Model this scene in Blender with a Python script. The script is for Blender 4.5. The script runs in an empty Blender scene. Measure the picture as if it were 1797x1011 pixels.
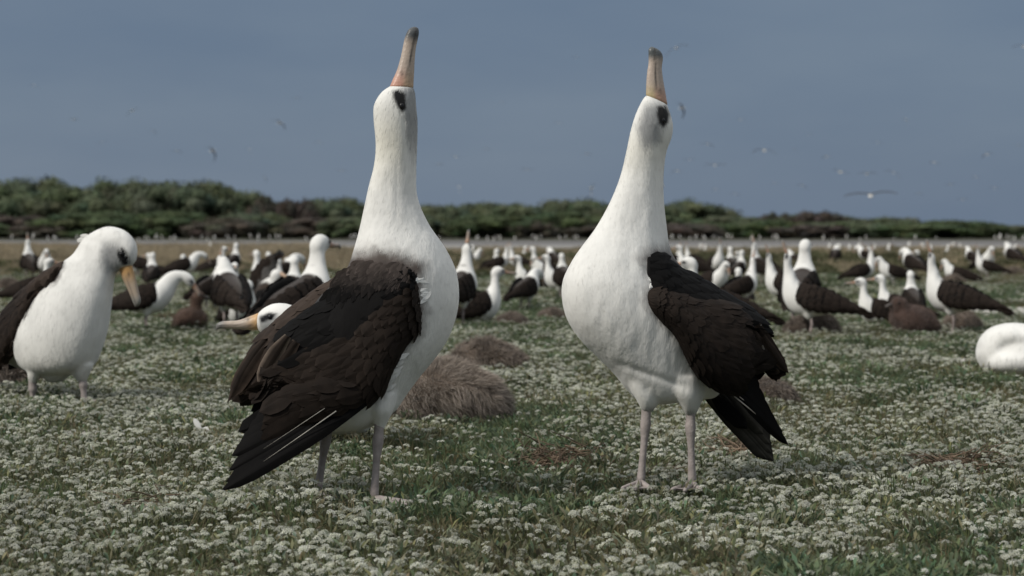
import bpy, bmesh, math, random
import numpy as np
from mathutils import Vector, Matrix

rng = np.random.default_rng(7)
random.seed(7)
S = bpy.context.scene
COL = S.collection
R = math.radians

# ------------------------------------------------------------------ camera, sky, sun, exposure
F, CX, HZ, CAMH = 3990.0, 898.5, 410.0, 0.595     # focal length and horizon in photo pixels, lens height (m)
cam = bpy.data.cameras.new('camera')
cam.sensor_width = 36.0
cam.lens = 36.0 * F / 1797.0
cam.shift_y = -(505.5 - HZ) / 1797.0
cam.clip_start, cam.clip_end = 0.1, 6000
cam.dof.use_dof = True
cam.dof.focus_distance = 5.05
cam.dof.aperture_fstop = 7.2
co = bpy.data.objects.new('camera', cam)
co.location = (0, 0, CAMH)
co.rotation_euler = (R(90), 0, 0)
COL.objects.link(co)
S.camera = co

SUN_EL, SUN_AZ = R(39), math.atan2(-0.80, -0.55)   # from the left, a little behind the lens
W = bpy.data.worlds.new('World')
S.world = W
W.use_nodes = True
nt = W.node_tree
bg = nt.nodes['Background']
sky = nt.nodes.new('ShaderNodeTexSky')
sky.sky_type = 'NISHITA'
sky.sun_disc = False
sky.sun_elevation = SUN_EL
sky.sun_rotation = SUN_AZ
sky.air_density, sky.dust_density, sky.ozone_density = 1.0, 1.0, 2.0
tc = nt.nodes.new('ShaderNodeTexCoord')
mp = nt.nodes.new('ShaderNodeMapping')
mp.inputs['Scale'].default_value = (4, 4, 13)
nz = nt.nodes.new('ShaderNodeTexNoise')
nz.inputs['Scale'].default_value = 1.6
nz.inputs['Detail'].default_value = 4
rp = nt.nodes.new('ShaderNodeValToRGB')
rp.color_ramp.elements[0].position = 0.3
rp.color_ramp.elements[0].color = (1.22, 1.71, 2.52, 1)
rp.color_ramp.elements[1].position = 0.75
rp.color_ramp.elements[1].color = (1.58, 2.07, 2.80, 1)
mx = nt.nodes.new('ShaderNodeMixRGB')
mx.inputs[0].default_value = 0.93                   # a thin even veil of cloud over the clear sky
lk = nt.links.new
lk(tc.outputs['Generated'], mp.inputs[0]); lk(mp.outputs[0], nz.inputs['Vector'])
lk(nz.outputs['Fac'], rp.inputs[0])
lk(sky.outputs[0], mx.inputs[1]); lk(rp.outputs[0], mx.inputs[2])
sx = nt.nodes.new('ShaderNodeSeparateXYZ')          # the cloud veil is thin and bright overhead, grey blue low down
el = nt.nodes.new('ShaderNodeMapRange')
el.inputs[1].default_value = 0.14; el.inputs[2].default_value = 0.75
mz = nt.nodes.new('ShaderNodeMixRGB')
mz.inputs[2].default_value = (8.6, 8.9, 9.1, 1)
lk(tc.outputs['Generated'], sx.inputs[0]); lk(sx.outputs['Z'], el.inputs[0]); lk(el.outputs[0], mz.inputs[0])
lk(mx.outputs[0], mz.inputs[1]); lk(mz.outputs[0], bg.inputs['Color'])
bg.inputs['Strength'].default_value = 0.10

sl = bpy.data.lights.new('sun', 'SUN')
sl.energy = 3.0
sl.angle = R(7.0)
sl.color = (1.0, 0.95, 0.87)
so = bpy.data.objects.new('sun', sl)
sd = Vector((math.sin(SUN_AZ) * math.cos(SUN_EL), math.cos(SUN_AZ) * math.cos(SUN_EL), math.sin(SUN_EL)))
so.rotation_euler = (-sd).to_track_quat('-Z', 'Y').to_euler()
so.location = sd * 50
COL.objects.link(so)
S.view_settings.view_transform = 'Standard'
S.view_settings.look = 'None'
S.view_settings.exposure = 0.0
S.view_settings.gamma = 1.0

# ------------------------------------------------------------------ materials
def newmat(name):
    m = bpy.data.materials.new(name)
    m.use_nodes = True
    return m, m.node_tree, m.node_tree.nodes['Principled BSDF']

def mat_attr(name, rough=0.75, noise=8.0, amt=0.25, bump=0.0, bscale=120.0, sheen=0.0, spec=0.25, stretch=None, rand=0.0):
    m, t, b = newmat(name)
    a = t.nodes.new('ShaderNodeAttribute'); a.attribute_name = 'Col'
    c = t.nodes.new('ShaderNodeTexCoord')
    n = t.nodes.new('ShaderNodeTexNoise'); n.inputs['Scale'].default_value = noise; n.inputs['Detail'].default_value = 5
    t.links.new(c.outputs['Object'], n.inputs['Vector'])
    mr = t.nodes.new('ShaderNodeMapRange')
    mr.inputs[1].default_value = 0.3; mr.inputs[2].default_value = 0.7
    mr.inputs[3].default_value = 1 - amt; mr.inputs[4].default_value = 1 + amt * 0.4
    t.links.new(n.outputs['Fac'], mr.inputs[0])
    mu = t.nodes.new('ShaderNodeVectorMath'); mu.operation = 'SCALE'
    t.links.new(a.outputs['Color'], mu.inputs[0]); t.links.new(mr.outputs[0], mu.inputs['Scale'])
    out = mu.outputs[0]
    if rand:
        oi = t.nodes.new('ShaderNodeObjectInfo')
        m2 = t.nodes.new('ShaderNodeMapRange'); m2.inputs[3].default_value = 1 - rand; m2.inputs[4].default_value = 1 + rand
        t.links.new(oi.outputs['Random'], m2.inputs[0])
        mv = t.nodes.new('ShaderNodeVectorMath'); mv.operation = 'SCALE'
        t.links.new(out, mv.inputs[0]); t.links.new(m2.outputs[0], mv.inputs['Scale'])
        out = mv.outputs[0]
    t.links.new(out, b.inputs['Base Color'])
    b.inputs['Roughness'].default_value = rough
    b.inputs['Specular IOR Level'].default_value = spec
    b.inputs['Sheen Weight'].default_value = sheen
    if bump:
        n2 = t.nodes.new('ShaderNodeTexNoise'); n2.inputs['Scale'].default_value = bscale; n2.inputs['Detail'].default_value = 3
        src = c.outputs['Object']
        if stretch:
            mpn = t.nodes.new('ShaderNodeMapping'); mpn.inputs['Scale'].default_value = stretch
            t.links.new(src, mpn.inputs[0]); src = mpn.outputs[0]
        t.links.new(src, n2.inputs['Vector'])
        bp = t.nodes.new('ShaderNodeBump'); bp.inputs['Strength'].default_value = bump; bp.inputs['Distance'].default_value = 0.01
        t.links.new(n2.outputs['Fac'], bp.inputs['Height']); t.links.new(bp.outputs[0], b.inputs['Normal'])
    return m

M_PLUME = mat_attr('plumage', 0.9, 11, 0.09, 0.14, 130, 0.2, 0.06, (1, 1, 0.4))
M_FEATH = mat_attr('flight_feathers', 0.75, 40, 0.35, 0.0, 60, 0.0, 0.10)
M_BILL = mat_attr('bill_horn', 0.42, 60, 0.10, 0.15, 150, 0, 0.4)
M_LEG = mat_attr('leg_skin', 0.6, 60, 0.25, 0.18, 220, 0, 0.3)
M_DOWN = mat_attr('chick_down', 0.95, 20, 0.3, 0, 60, 0.2, 0.05)
M_EYE = mat_attr('eye_gloss', 0.35, 10, 0.0, 0, 60, 0, 0.3)
M_PLANT = mat_attr('plant', 0.7, 14, 0.2, 0, 60, 0, 0.2, None, 0.28)
def translucent(m, f):
    t = m.node_tree; b = t.nodes['Principled BSDF']; o = t.nodes['Material Output']
    tr = t.nodes.new('ShaderNodeBsdfTranslucent'); mxs = t.nodes.new('ShaderNodeMixShader'); mxs.inputs[0].default_value = f
    t.links.new(b.inputs['Base Color'].links[0].from_socket, tr.inputs['Color'])
    t.links.new(b.outputs[0], mxs.inputs[1]); t.links.new(tr.outputs[0], mxs.inputs[2]); t.links.new(mxs.outputs[0], o.inputs['Surface'])
translucent(M_PLANT, 0.35)
M_TREE = mat_attr('tree_leaves', 0.75, 0.35, 0.35, 0, 60, 0, 0.15, None, 0.0)
M_BARK = mat_attr('bark', 0.9, 6, 0.3, 0.4, 14)

# ------------------------------------------------------------------ helpers
def tag(o, label=None, cat=None, group=None, kind=None):
    if label: o['label'] = label
    if cat: o['category'] = cat
    if group: o['group'] = group
    if kind: o['kind'] = kind
    return o

def empty(name, loc, rz=0.0):
    o = bpy.data.objects.new(name, None)
    o.empty_display_size = 0.1
    o.location = loc
    o.rotation_euler = (0, 0, rz)
    COL.objects.link(o)
    return o

def mesh_data(name, V, Fc, cols=None, mat=None, smooth=True):
    me = bpy.data.meshes.new(name)
    me.from_pydata([tuple(v) for v in np.asarray(V, float)], [], [tuple(int(i) for i in f) for f in Fc])
    if cols is not None:
        a = me.color_attributes.new('Col', 'FLOAT_COLOR', 'POINT')
        c = np.ones((len(V), 4), np.float32); c[:, :3] = np.asarray(cols)[:, :3]
        a.data.foreach_set('color', c.ravel())
    if mat: me.materials.append(mat)
    if smooth: me.polygons.foreach_set('use_smooth', [True] * len(me.polygons))
    me.update()
    return me

def link(name, me, parent=None, loc=None):
    o = bpy.data.objects.new(name, me)
    COL.objects.link(o)
    if parent is not None: o.parent = parent
    if loc is not None: o.location = loc
    return o

def copy_tree(o, parent=None):
    c = o.copy()
    COL.objects.link(c)
    if parent is not None: c.parent = parent
    for ch in list(o.children): copy_tree(ch, c)
    return c

class Geo:                                           # a bag of vertices, faces and colours
    def __init__(s): s.V, s.F, s.C = [], [], []
    def add(s, V, Fc, C):
        n = len(s.V)
        s.V += [tuple(v) for v in V]
        s.F += [tuple(int(i) + n for i in f) for f in Fc]
        C = np.asarray(C, float)
        if C.ndim == 1: C = np.tile(C, (len(V), 1))
        s.C += [tuple(c[:3]) for c in C]
    def mesh(s, name, mat, smooth=True): return mesh_data(name, s.V, s.F, s.C, mat, smooth)

def catmull(P, n):
    P = np.asarray(P, float)
    Q = np.vstack([2 * P[0] - P[1], P, 2 * P[-1] - P[-2]])
    out = []
    for i in range(1, len(Q) - 2):
        for t in np.arange(n) / n:
            a, b, c, d = Q[i - 1], Q[i], Q[i + 1], Q[i + 2]
            out.append(0.5 * (2 * b + (c - a) * t + (2 * a - 5 * b + 4 * c - d) * t * t + (3 * b - a - 3 * c + d) * t ** 3))
    out.append(Q[-2])
    return np.array(out)

class Loft:
    """rows: Lx Ly Lz Rx Ry Rz d (both silhouette points of a section and its half depth along y)"""
    def __init__(s, rows, n=4, nth=28):
        r = catmull(rows, n)
        r[:, 6] = np.maximum(r[:, 6], 0.0015)
        s.c = (r[:, :3] + r[:, 3:6]) / 2
        s.a = (r[:, 3:6] - r[:, :3]) / 2
        s.d = r[:, 6]
        s.nth = nth
    def pt(s, k, th):
        k = min(max(k, 0), len(s.c) - 1.001); i = int(k); f = k - i
        c = s.c[i] * (1 - f) + s.c[i + 1] * f
        a = s.a[i] * (1 - f) + s.a[i + 1] * f
        d = s.d[i] * (1 - f) + s.d[i + 1] * f
        p = c + a * math.cos(th); p[1] += d * math.sin(th)
        return p
    def nrm(s, k, th):
        e = 0.3
        u = s.pt(k + e, th) - s.pt(k - e, th); v = s.pt(k, th + 0.1) - s.pt(k, th - 0.1)
        n = np.cross(u, v); l = np.linalg.norm(n)
        n = n / l if l > 1e-9 else np.array([0, -1.0, 0])
        kk = min(max(k, 0), len(s.c) - 1.001)
        if np.dot(n, s.pt(k, th) - s.c[int(kk)]) < 0: n = -n
        return n
    def geo(s, cap=0.45):
        N, T = len(s.c), s.nth
        th = np.arange(T) * 2 * math.pi / T
        V = []
        def ring(c, a, d, k=1.0):
            P = c + np.outer(np.cos(th) * k, a); P[:, 1] += d * np.sin(th) * k
            return P
        def endcap(i, j):
            dirv = s.c[i] - s.c[j]; l = np.linalg.norm(dirv)
            r = min(np.linalg.norm(s.a[i]), s.d[i])
            return dirv / max(l, 1e-9) * r * cap
        e0, e1 = endcap(0, 1), endcap(-1, -2)
        rings = [ring(s.c[0] + e0 * 0.75, s.a[0], s.d[0], 0.6)]
        rings += [ring(s.c[i], s.a[i], s.d[i]) for i in range(N)]
        rings += [ring(s.c[-1] + e1 * 0.75, s.a[-1], s.d[-1], 0.6)]
        V = np.vstack(rings + [s.c[0] + e0, s.c[-1] + e1])
        Fc = []
        nr = len(rings)
        for i in range(nr - 1):
            for j in range(T):
                j2 = (j + 1) % T
                Fc.append((i * T + j, i * T + j2, (i + 1) * T + j2, (i + 1) * T + j))
        a, b = nr * T, nr * T + 1
        for j in range(T):
            j2 = (j + 1) % T
            Fc.append((a, j2, j)); Fc.append((b, (nr - 1) * T + j, (nr - 1) * T + j2))
        return V, Fc

def union(geos, voxel, smooth=4):
    """one continuous skin over several closed lofts"""
    V, Fc = [], []
    for v, f in geos:
        n = len(V); V += [tuple(p) for p in v]; Fc += [tuple(i + n for i in q) for q in f]
    me = bpy.data.meshes.new('skin'); me.from_pydata(V, [], Fc)
    bm = bmesh.new(); bm.from_mesh(me); bmesh.ops.recalc_face_normals(bm, faces=bm.faces); bm.to_mesh(me); bm.free()
    o = bpy.data.objects.new('skin', me); COL.objects.link(o)
    md = o.modifiers.new('r', 'REMESH'); md.mode = 'VOXEL'; md.voxel_size = voxel
    dg = bpy.context.evaluated_depsgraph_get(); dg.update()
    ev = o.evaluated_get(dg); m2 = ev.to_mesh()
    bm = bmesh.new(); bm.from_mesh(m2); ev.to_mesh_clear()
    for _ in range(smooth):
        bmesh.ops.smooth_vert(bm, verts=bm.verts, factor=0.5, use_axis_x=True, use_axis_y=True, use_axis_z=True)
    bm.verts.ensure_lookup_table()
    V = np.array([v.co[:] for v in bm.verts]); Fc = [[v.index for v in f.verts] for f in bm.faces]
    bm.free(); bpy.data.objects.remove(o); bpy.data.meshes.remove(me)
    return V, Fc

def hash2(ix, iy, s=0):
    h = np.sin(ix * 127.1 + iy * 311.7 + s * 74.7) * 43758.5453
    return h - np.floor(h)

def noise2(x, y, s=0):
    x, y = np.asarray(x, float), np.asarray(y, float)
    ix, iy = np.floor(x), np.floor(y); fx, fy = x - ix, y - iy
    fx, fy = fx * fx * (3 - 2 * fx), fy * fy * (3 - 2 * fy)
    return (hash2(ix, iy, s) * (1 - fx) + hash2(ix + 1, iy, s) * fx) * (1 - fy) + (hash2(ix, iy + 1, s) * (1 - fx) + hash2(ix + 1, iy + 1, s) * fx) * fy

def fbm(x, y, s=0, o=3):
    r, a, t = 0, 1.0, 0
    for i in range(o):
        r = r + a * noise2(x * 2 ** i, y * 2 ** i, s + i * 13); t += a; a *= 0.5
    return r / t

def polysd(u, v, poly):
    """signed distance to a polygon, negative inside"""
    P = np.asarray(poly, float); u, v = np.asarray(u, float), np.asarray(v, float)
    d = np.full(u.shape, 1e18); ins = np.zeros(u.shape, bool)
    for i in range(len(P)):
        a, b = P[i], P[(i + 1) % len(P)]
        e = b - a
        t = np.clip(((u - a[0]) * e[0] + (v - a[1]) * e[1]) / (e @ e), 0, 1)
        d = np.minimum(d, (u - a[0] - t * e[0]) ** 2 + (v - a[1] - t * e[1]) ** 2)
        c = ((a[1] > v) != (b[1] > v)) & (u < (b[0] - a[0]) * (v - a[1]) / (b[1] - a[1] + 1e-12) + a[0])
        ins ^= c
    d = np.sqrt(d)
    return np.where(ins, -d, d)

def sstep(a, b, x):
    t = np.clip((x - a) / (b - a), 0, 1)
    return t * t * (3 - 2 * t)

def mixc(c0, c1, f):
    f = np.asarray(f)[..., None]
    return np.asarray(c0) * (1 - f) + np.asarray(c1) * f

WHITE = np.array((0.70, 0.69, 0.66)); DARK = np.array((0.0038, 0.0034, 0.0034)); BROWN = np.array((0.036, 0.026, 0.0205))
GREYF = np.array((0.24, 0.245, 0.25)); PATCH = np.array((0.012, 0.012, 0.013))

def feather(g, p0, p1, n, width, c0, c1, camber=0.15, tipw=0.55, bend=0.0, shaft=None, segs=6, sharp=0.9):
    """one vane: c0 along the middle, c1 on the rim; shaft colours the quill"""
    p0, p1, n = np.asarray(p0, float), np.asarray(p1, float), np.asarray(n, float)
    ax = p1 - p0; L = np.linalg.norm(ax)
    if L < 1e-5: return
    ax /= L
    side = np.cross(ax, n); side /= max(np.linalg.norm(side), 1e-9)
    n = np.cross(side, ax)
    V, C, Fc = [], [], []
    for i in range(segs + 1):
        t = i / segs
        w = width * 0.5 * (0.45 + 0.55 * min(1, t / 0.35)) * (1.0 if t < tipw else math.sqrt(max(0.0, 1 - ((t - tipw) / (1 - tipw)) ** 2)) * sharp + (1 - sharp) * (1 - t) / (1 - tipw))
        c = p0 + ax * L * t + side * bend * L * 4 * t * (1 - t) + n * (0.02 * L * math.sin(t * 3.1))
        for k in (-1, -0.45, -0.06, 0.06, 0.45, 1):
            V.append(c + side * w * k - n * camber * w * abs(k) ** 1.6 + n * (0.0008 if abs(k) < 0.1 else 0))
            cc = np.array(c1 if abs(k) > 0.9 or i == segs else c0, float)
            if shaft is not None and abs(k) < 0.1: cc = np.array(shaft, float)
            C.append(cc)
    for i in range(segs):
        for j in range(5):
            a = i * 6 + j
            Fc.append((a, a + 1, a + 7, a + 6))
    g.add(V, Fc, C)

def tube(g, pts, rad, col, n=10, cap=True):
    pts = [np.asarray(p, float) for p in pts]
    V, Fc = [], []
    for i, p in enumerate(pts):
        d = pts[min(i + 1, len(pts) - 1)] - pts[max(i - 1, 0)]; d = d / max(np.linalg.norm(d), 1e-9)
        ref = np.array([1.0, 0, 0]) if abs(d[0]) < 0.8 else np.array([0, 1.0, 0])
        u = np.cross(d, ref); u /= np.linalg.norm(u); w = np.cross(d, u)
        for j in range(n):
            a = 2 * math.pi * j / n
            V.append(p + rad[i] * (u * math.cos(a) + w * math.sin(a)))
    for i in range(len(pts) - 1):
        for j in range(n):
            j2 = (j + 1) % n
            Fc.append((i * n + j, i * n + j2, (i + 1) * n + j2, (i + 1) * n + j))
    if cap:
        V += [pts[0], pts[-1]]; k = len(V)
        for j in range(n):
            j2 = (j + 1) % n
            Fc.append((k - 2, j2, j)); Fc.append((k - 1, (len(pts) - 1) * n + j, (len(pts) - 1) * n + j2))
    g.add(V, Fc, col)

def ball(g, c, r, col, nu=14, nv=10):
    c = np.asarray(c, float); r = np.asarray(r, float) * np.ones(3)
    V = [c + r * (0, 0, 1)]
    for i in range(1, nv):
        for j in range(nu):
            a, b = math.pi * i / nv, 2 * math.pi * j / nu
            V.append(c + r * (math.sin(a) * math.cos(b), math.sin(a) * math.sin(b), math.cos(a)))
    V.append(c - r * (0, 0, 1))
    Fc = [(0, 1 + j, 1 + (j + 1) % nu) for j in range(nu)]
    for i in range(nv - 2):
        for j in range(nu):
            a, b = 1 + i * nu + j, 1 + i * nu + (j + 1) % nu
            Fc.append((a, a + nu, b + nu, b))
    l = len(V) - 1
    Fc += [(l, l - nu + (j + 1) % nu, l - nu + j) for j in range(nu)]
    g.add(V, Fc, col)

def make_leg(parent, top, knee, ankle, yaw, scale=1.0, col=(0.30, 0.262, 0.246), n=10):
    """tarsus with a swollen knee, and a three-toed webbed foot as its child"""
    top, knee, ankle = (np.asarray(p, float) for p in (top, knee, ankle))
    P, Rr = [], []
    for t in np.linspace(0, 1, 6): P.append(top * (1 - t) + knee * t); Rr.append(scale * (0.0115 - 0.001 * t + 0.0025 * math.exp(-((t - 1) / 0.3) ** 2)))
    for t in np.linspace(0.12, 1, 8): P.append(knee * (1 - t) + ankle * t); Rr.append(scale * (0.0125 * math.exp(-(t / 0.18) ** 2) * 0.38 + 0.0080 + 0.0035 * t ** 4))
    g = Geo(); tube(g, P, Rr, col, n)
    lo = link('leg', g.mesh('leg', M_LEG), parent)
    f = Geo()
    fx = np.array([math.cos(yaw), math.sin(yaw), 0]); fy = np.array([-math.sin(yaw), math.cos(yaw), 0])
    base = ankle + np.array([0, 0, -0.002])
    tips = []
    for a, l in ((-0.42, 0.085), (0.0, 0.10), (0.42, 0.09)):
        d = fx * math.cos(a) + fy * math.sin(a)
        l *= scale
        pts = [base + d * l * t + np.array([0, 0, 0.006 * (1 - t) * scale]) for t in (0, 0.3, 0.6, 0.9, 1)]
        tube(f, pts, [0.009 * scale, 0.0075 * scale, 0.0065 * scale, 0.005 * scale, 0.002 * scale], col, 8)
        tips.append(base + d * l * 0.88)
    wc = np.array(col) * 0.85
    for a, b in ((0, 1), (1, 2)):
        mid = (tips[a] + tips[b]) / 2 * 0.9 + base * 0.1
        zz = np.array([0, 0, 0.004])
        f.add([base + zz, tips[a] + zz * .5, mid + zz * .3, tips[b] + zz * .5], [(0, 1, 2, 3)], wc)
        f.add([base - zz * .3, tips[a] - zz * .3, mid - zz * .3, tips[b] - zz * .3], [(3, 2, 1, 0)], wc)
    link('foot', f.mesh('foot', M_LEG), lo)
    return lo

# ------------------------------------------------------------------ ground
def gz(x, y):
    x, y = np.asarray(x, float), np.asarray(y, float)
    near = sstep(40, 12, y)
    return -0.018 + (fbm(x * 2.3, y * 1.6, 3) - 0.5) * 0.05 * near + (fbm(x * 0.35, y * 0.3, 9) - 0.5) * 0.05 * sstep(6, 12, y) * sstep(70, 30, y)

def ground_mesh():
    ys = np.concatenate([np.linspace(-30, 2.5, 12), np.arange(2.7, 16, 0.11), np.arange(16, 45, 0.4), np.geomspace(45, 5000, 60)])
    ts = np.concatenate([np.linspace(-1, -0.25, 12)[:-1], np.linspace(-0.25, 0.25, 90), np.linspace(0.25, 1, 12)[1:]])
    V = []
    for y in ys:
        w = max(14, abs(y) * 1.3 + 6) if y < 60 else y * 1.1 + 30
        xs = ts * w
        V.append(np.stack([xs, np.full_like(xs, y), gz(xs, np.full_like(xs, y))], 1))
    V = np.vstack(V); n = len(ts)
    Fc = [(i * n + j, i * n + j + 1, (i + 1) * n + j + 1, (i + 1) * n + j) for i in range(len(ys) - 1) for j in range(n - 1)]
    return V, Fc

def mat_ground():
    m, t, b = newmat('soil_and_turf')
    c = t.nodes.new('ShaderNodeTexCoord')
    n1 = t.nodes.new('ShaderNodeTexNoise'); n1.inputs['Scale'].default_value = 1.3; n1.inputs['Detail'].default_value = 8; n1.inputs['Roughness'].default_value = 0.7
    n2 = t.nodes.new('ShaderNodeTexNoise'); n2.inputs['Scale'].default_value = 45; n2.inputs['Detail'].default_value = 6
    t.links.new(c.outputs['Object'], n1.inputs['Vector']); t.links.new(c.outputs['Object'], n2.inputs['Vector'])
    r1 = t.nodes.new('ShaderNodeValToRGB')
    e = r1.color_ramp.elements
    e[0].position = 0.32; e[0].color = (0.085, 0.09, 0.05, 1)
    e[1].position = 0.62; e[1].color = (0.16, 0.14, 0.10, 1)
    k = e.new(0.46); k.color = (0.12, 0.118, 0.07, 1)
    t.links.new(n1.outputs['Fac'], r1.inputs[0])
    r2 = t.nodes.new('ShaderNodeMapRange'); r2.inputs[1].default_value = 0.3; r2.inputs[2].default_value = 0.7; r2.inputs[3].default_value = 0.6; r2.inputs[4].default_value = 1.3
    t.links.new(n2.outputs['Fac'], r2.inputs[0])
    # dry tan turf farther off, on the open field
    sp = t.nodes.new('ShaderNodeSeparateXYZ'); t.links.new(c.outputs['Object'], sp.inputs[0])
    fr = t.nodes.new('ShaderNodeMapRange'); fr.inputs[1].default_value = 22; fr.inputs[2].default_value = 42
    t.links.new(sp.outputs['Y'], fr.inputs[0])
    n3 = t.nodes.new('ShaderNodeTexNoise'); n3.inputs['Scale'].default_value = 0.25; n3.inputs['Detail'].default_value = 5
    t.links.new(c.outputs['Object'], n3.inputs['Vector'])
    r3 = t.nodes.new('ShaderNodeValToRGB')
    r3.color_ramp.elements[0].position = 0.35; r3.color_ramp.elements[0].color = (0.15, 0.13, 0.085, 1)
    r3.color_ramp.elements[1].position = 0.65; r3.color_ramp.elements[1].color = (0.25, 0.21, 0.15, 1)
    t.links.new(n3.outputs['Fac'], r3.inputs[0])
    mx1 = t.nodes.new('ShaderNodeMixRGB'); t.links.new(fr.outputs[0], mx1.inputs[0]); t.links.new(r1.outputs[0], mx1.inputs[1]); t.links.new(r3.outputs[0], mx1.inputs[2])
    mu = t.nodes.new('ShaderNodeVectorMath'); mu.operation = 'SCALE'
    t.links.new(mx1.outputs[0], mu.inputs[0]); t.links.new(r2.outputs[0], mu.inputs['Scale'])
    t.links.new(mu.outputs[0], b.inputs['Base Color'])
    b.inputs['Roughness'].default_value = 0.95; b.inputs['Specular IOR Level'].default_value = 0.1
    bp = t.nodes.new('ShaderNodeBump'); bp.inputs['Strength'].default_value = 0.6; bp.inputs['Distance'].default_value = 0.02
    t.links.new(n2.outputs['Fac'], bp.inputs['Height']); t.links.new(bp.outputs[0], b.inputs['Normal'])
    return m

V, Fc = ground_mesh()
tag(link('ground', mesh_data('ground', V, Fc, None, mat_ground())), kind='structure')

def mat_flat(name, c0, c1, scale, rough=0.9):
    m, t, b = newmat(name)
    c = t.nodes.new('ShaderNodeTexCoord')
    mp = t.nodes.new('ShaderNodeMapping'); mp.inputs['Scale'].default_value = (0.3, 1, 1)
    n = t.nodes.new('ShaderNodeTexNoise'); n.inputs['Scale'].default_value = scale; n.inputs['Detail'].default_value = 7; n.inputs['Roughness'].default_value = 0.65
    t.links.new(c.outputs['Object'], mp.inputs[0]); t.links.new(mp.outputs[0], n.inputs['Vector'])
    r = t.nodes.new('ShaderNodeValToRGB')
    r.color_ramp.elements[0].position = 0.35; r.color_ramp.elements[0].color = (*c0, 1)
    r.color_ramp.elements[1].position = 0.68; r.color_ramp.elements[1].color = (*c1, 1)
    t.links.new(n.outputs['Fac'], r.inputs[0]); t.links.new(r.outputs[0], b.inputs['Base Color'])
    b.inputs['Roughness'].default_value = rough; b.inputs['Specular IOR Level'].default_value = 0.15
    return m

def strip(name, pts, z, mat):
    n = len(pts)
    V = [(x, y, z) for x, y in pts]
    o = link(name, mesh_data(name, V, [tuple(range(n))], None, mat, False))
    return tag(o, kind='structure')

strip('runway', [(-130, 128), (130, 104), (130, 170), (-130, 176)], 0.03, mat_flat('asphalt', (0.11, 0.105, 0.105), (0.17, 0.165, 0.16), 0.6))
strip('runway_edge_line', [(-130, 158), (-12, 157.2), (-12, 168), (-130, 169)], 0.034, mat_flat('worn_paint', (0.20, 0.197, 0.195), (0.27, 0.265, 0.26), 0.8))
ed = [(x, 72 + 8 * float(fbm(np.array(x * 0.09), np.array(3.3), 2)) + 34 * float(sstep(-7, -13, np.array(float(x))))) for x in np.linspace(-40, 60, 60)]
strip('sand_strip', ed + [(60, 110.2), (-6, 116.0), (-40, 119.4)], 0.026, mat_flat('coral_sand', (0.20, 0.195, 0.185), (0.30, 0.29, 0.28), 1.2))
strip('far_verge', [(-400, 176.5), (400, 170.5), (400, 900), (-400, 900)], 0.02, mat_flat('verge_scrub', (0.04, 0.045, 0.03), (0.085, 0.075, 0.055), 0.5))

def gp(u, v):                                        # ground point seen at a photo position
    D = F * CAMH / (v - HZ)
    return (u - CX) * D / F, D

PATCHES = []
msand = mat_flat('loose_coral_sand', (0.34, 0.32, 0.29), (0.60, 0.57, 0.53), 40)
for (u, v, hw, hd) in ((163, 762, 0.085, 0.26), (1688, 629, 0.15, 0.62), (1790, 546, 0.42, 1.2), (1320, 600, 0.16, 0.5), (30, 655, 0.12, 0.5)):
    x, y = gp(u, v)
    PATCHES.append((x, y, hw, hd))
    pts = []
    for k in range(28):
        a = 2 * math.pi * k / 28; q = 0.8 + 0.4 * random.random()
        pts.append((x + hw * q * math.cos(a), y + hd * q * math.sin(a)))
    V = [(px, py, float(gz(px, py)) + 0.012) for px, py in pts] + [(x, y, float(gz(x, y)) + 0.022)]
    o = link('sand_patch', mesh_data('sand_patch', V, [(28, k, (k + 1) % 28) for k in range(28)], None, msand))
    tag(o, kind='structure')

# ------------------------------------------------------------------ ground plants (instanced stuff)
def leaf(g, p, d, up, L, w, col):
    p, d, up = np.asarray(p), np.asarray(d) / np.linalg.norm(d), np.asarray(up)
    s = np.cross(d, up); s /= max(np.linalg.norm(s), 1e-6)
    m = p + d * L * 0.5 + np.array([0, 0, 0.12 * L])
    e = p + d * L
    g.add([p, m + s * w / 2, e, m - s * w / 2, m - np.array([0, 0, 0.1 * w])], [(0, 1, 4), (1, 2, 4), (2, 3, 4), (3, 0, 4)], col)

def umbel(g, c, r, rnd, petal):
    nfl = rnd.integers(11, 19)
    for i in range(nfl):
        ph = math.acos(1 - (i + 0.5) / nfl * 0.95); th = i * 2.39996 + rnd.random() * 0.5
        n = np.array([math.sin(ph) * math.cos(th), math.sin(ph) * math.sin(th), math.cos(ph)])
        p = np.asarray(c) + n * r * np.array([1, 1, 0.62]) * (0.9 + 0.2 * rnd.random())
        n = n + rnd.normal(0, 0.25, 3) + np.array([0, 0, 0.35]); n /= np.linalg.norm(n)
        u = np.cross(n, (0.3, 0.9, 0.1)); u /= np.linalg.norm(u); w = np.cross(n, u)
        q = 0.0023 * (0.75 + 0.55 * rnd.random()); a0 = rnd.random() * 1.57
        cc = petal * (0.82 + 0.22 * rnd.random())
        V, Fc = [p - n * q * 0.25], []
        for k in range(4):
            a = a0 + k * math.pi / 2
            d = u * math.cos(a) + w * math.sin(a); e = u * math.cos(a + 1.57) + w * math.sin(a + 1.57)
            b = len(V)
            V += [p + d * q * 0.75 + e * q * 0.42, p + d * q * 1.25 + n * q * 0.1, p + d * q * 0.75 - e * q * 0.42]
            Fc.append((0, b, b + 1, b + 2))
        C = np.tile(cc, (len(V), 1)); C[0] = (0.30, 0.31, 0.16)
        g.add(V, Fc, C)
    tube(g, [np.asarray(c) * np.array([0.6, 0.6, 0.1]), np.asarray(c) + (0, 0, r * 0.2)], [0.0011, 0.0009], (0.12, 0.14, 0.06), 4, False)

def proto(name, g, mat=None):
    o = bpy.data.objects.new(name, g.mesh(name, mat or M_PLANT))
    return o

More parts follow.
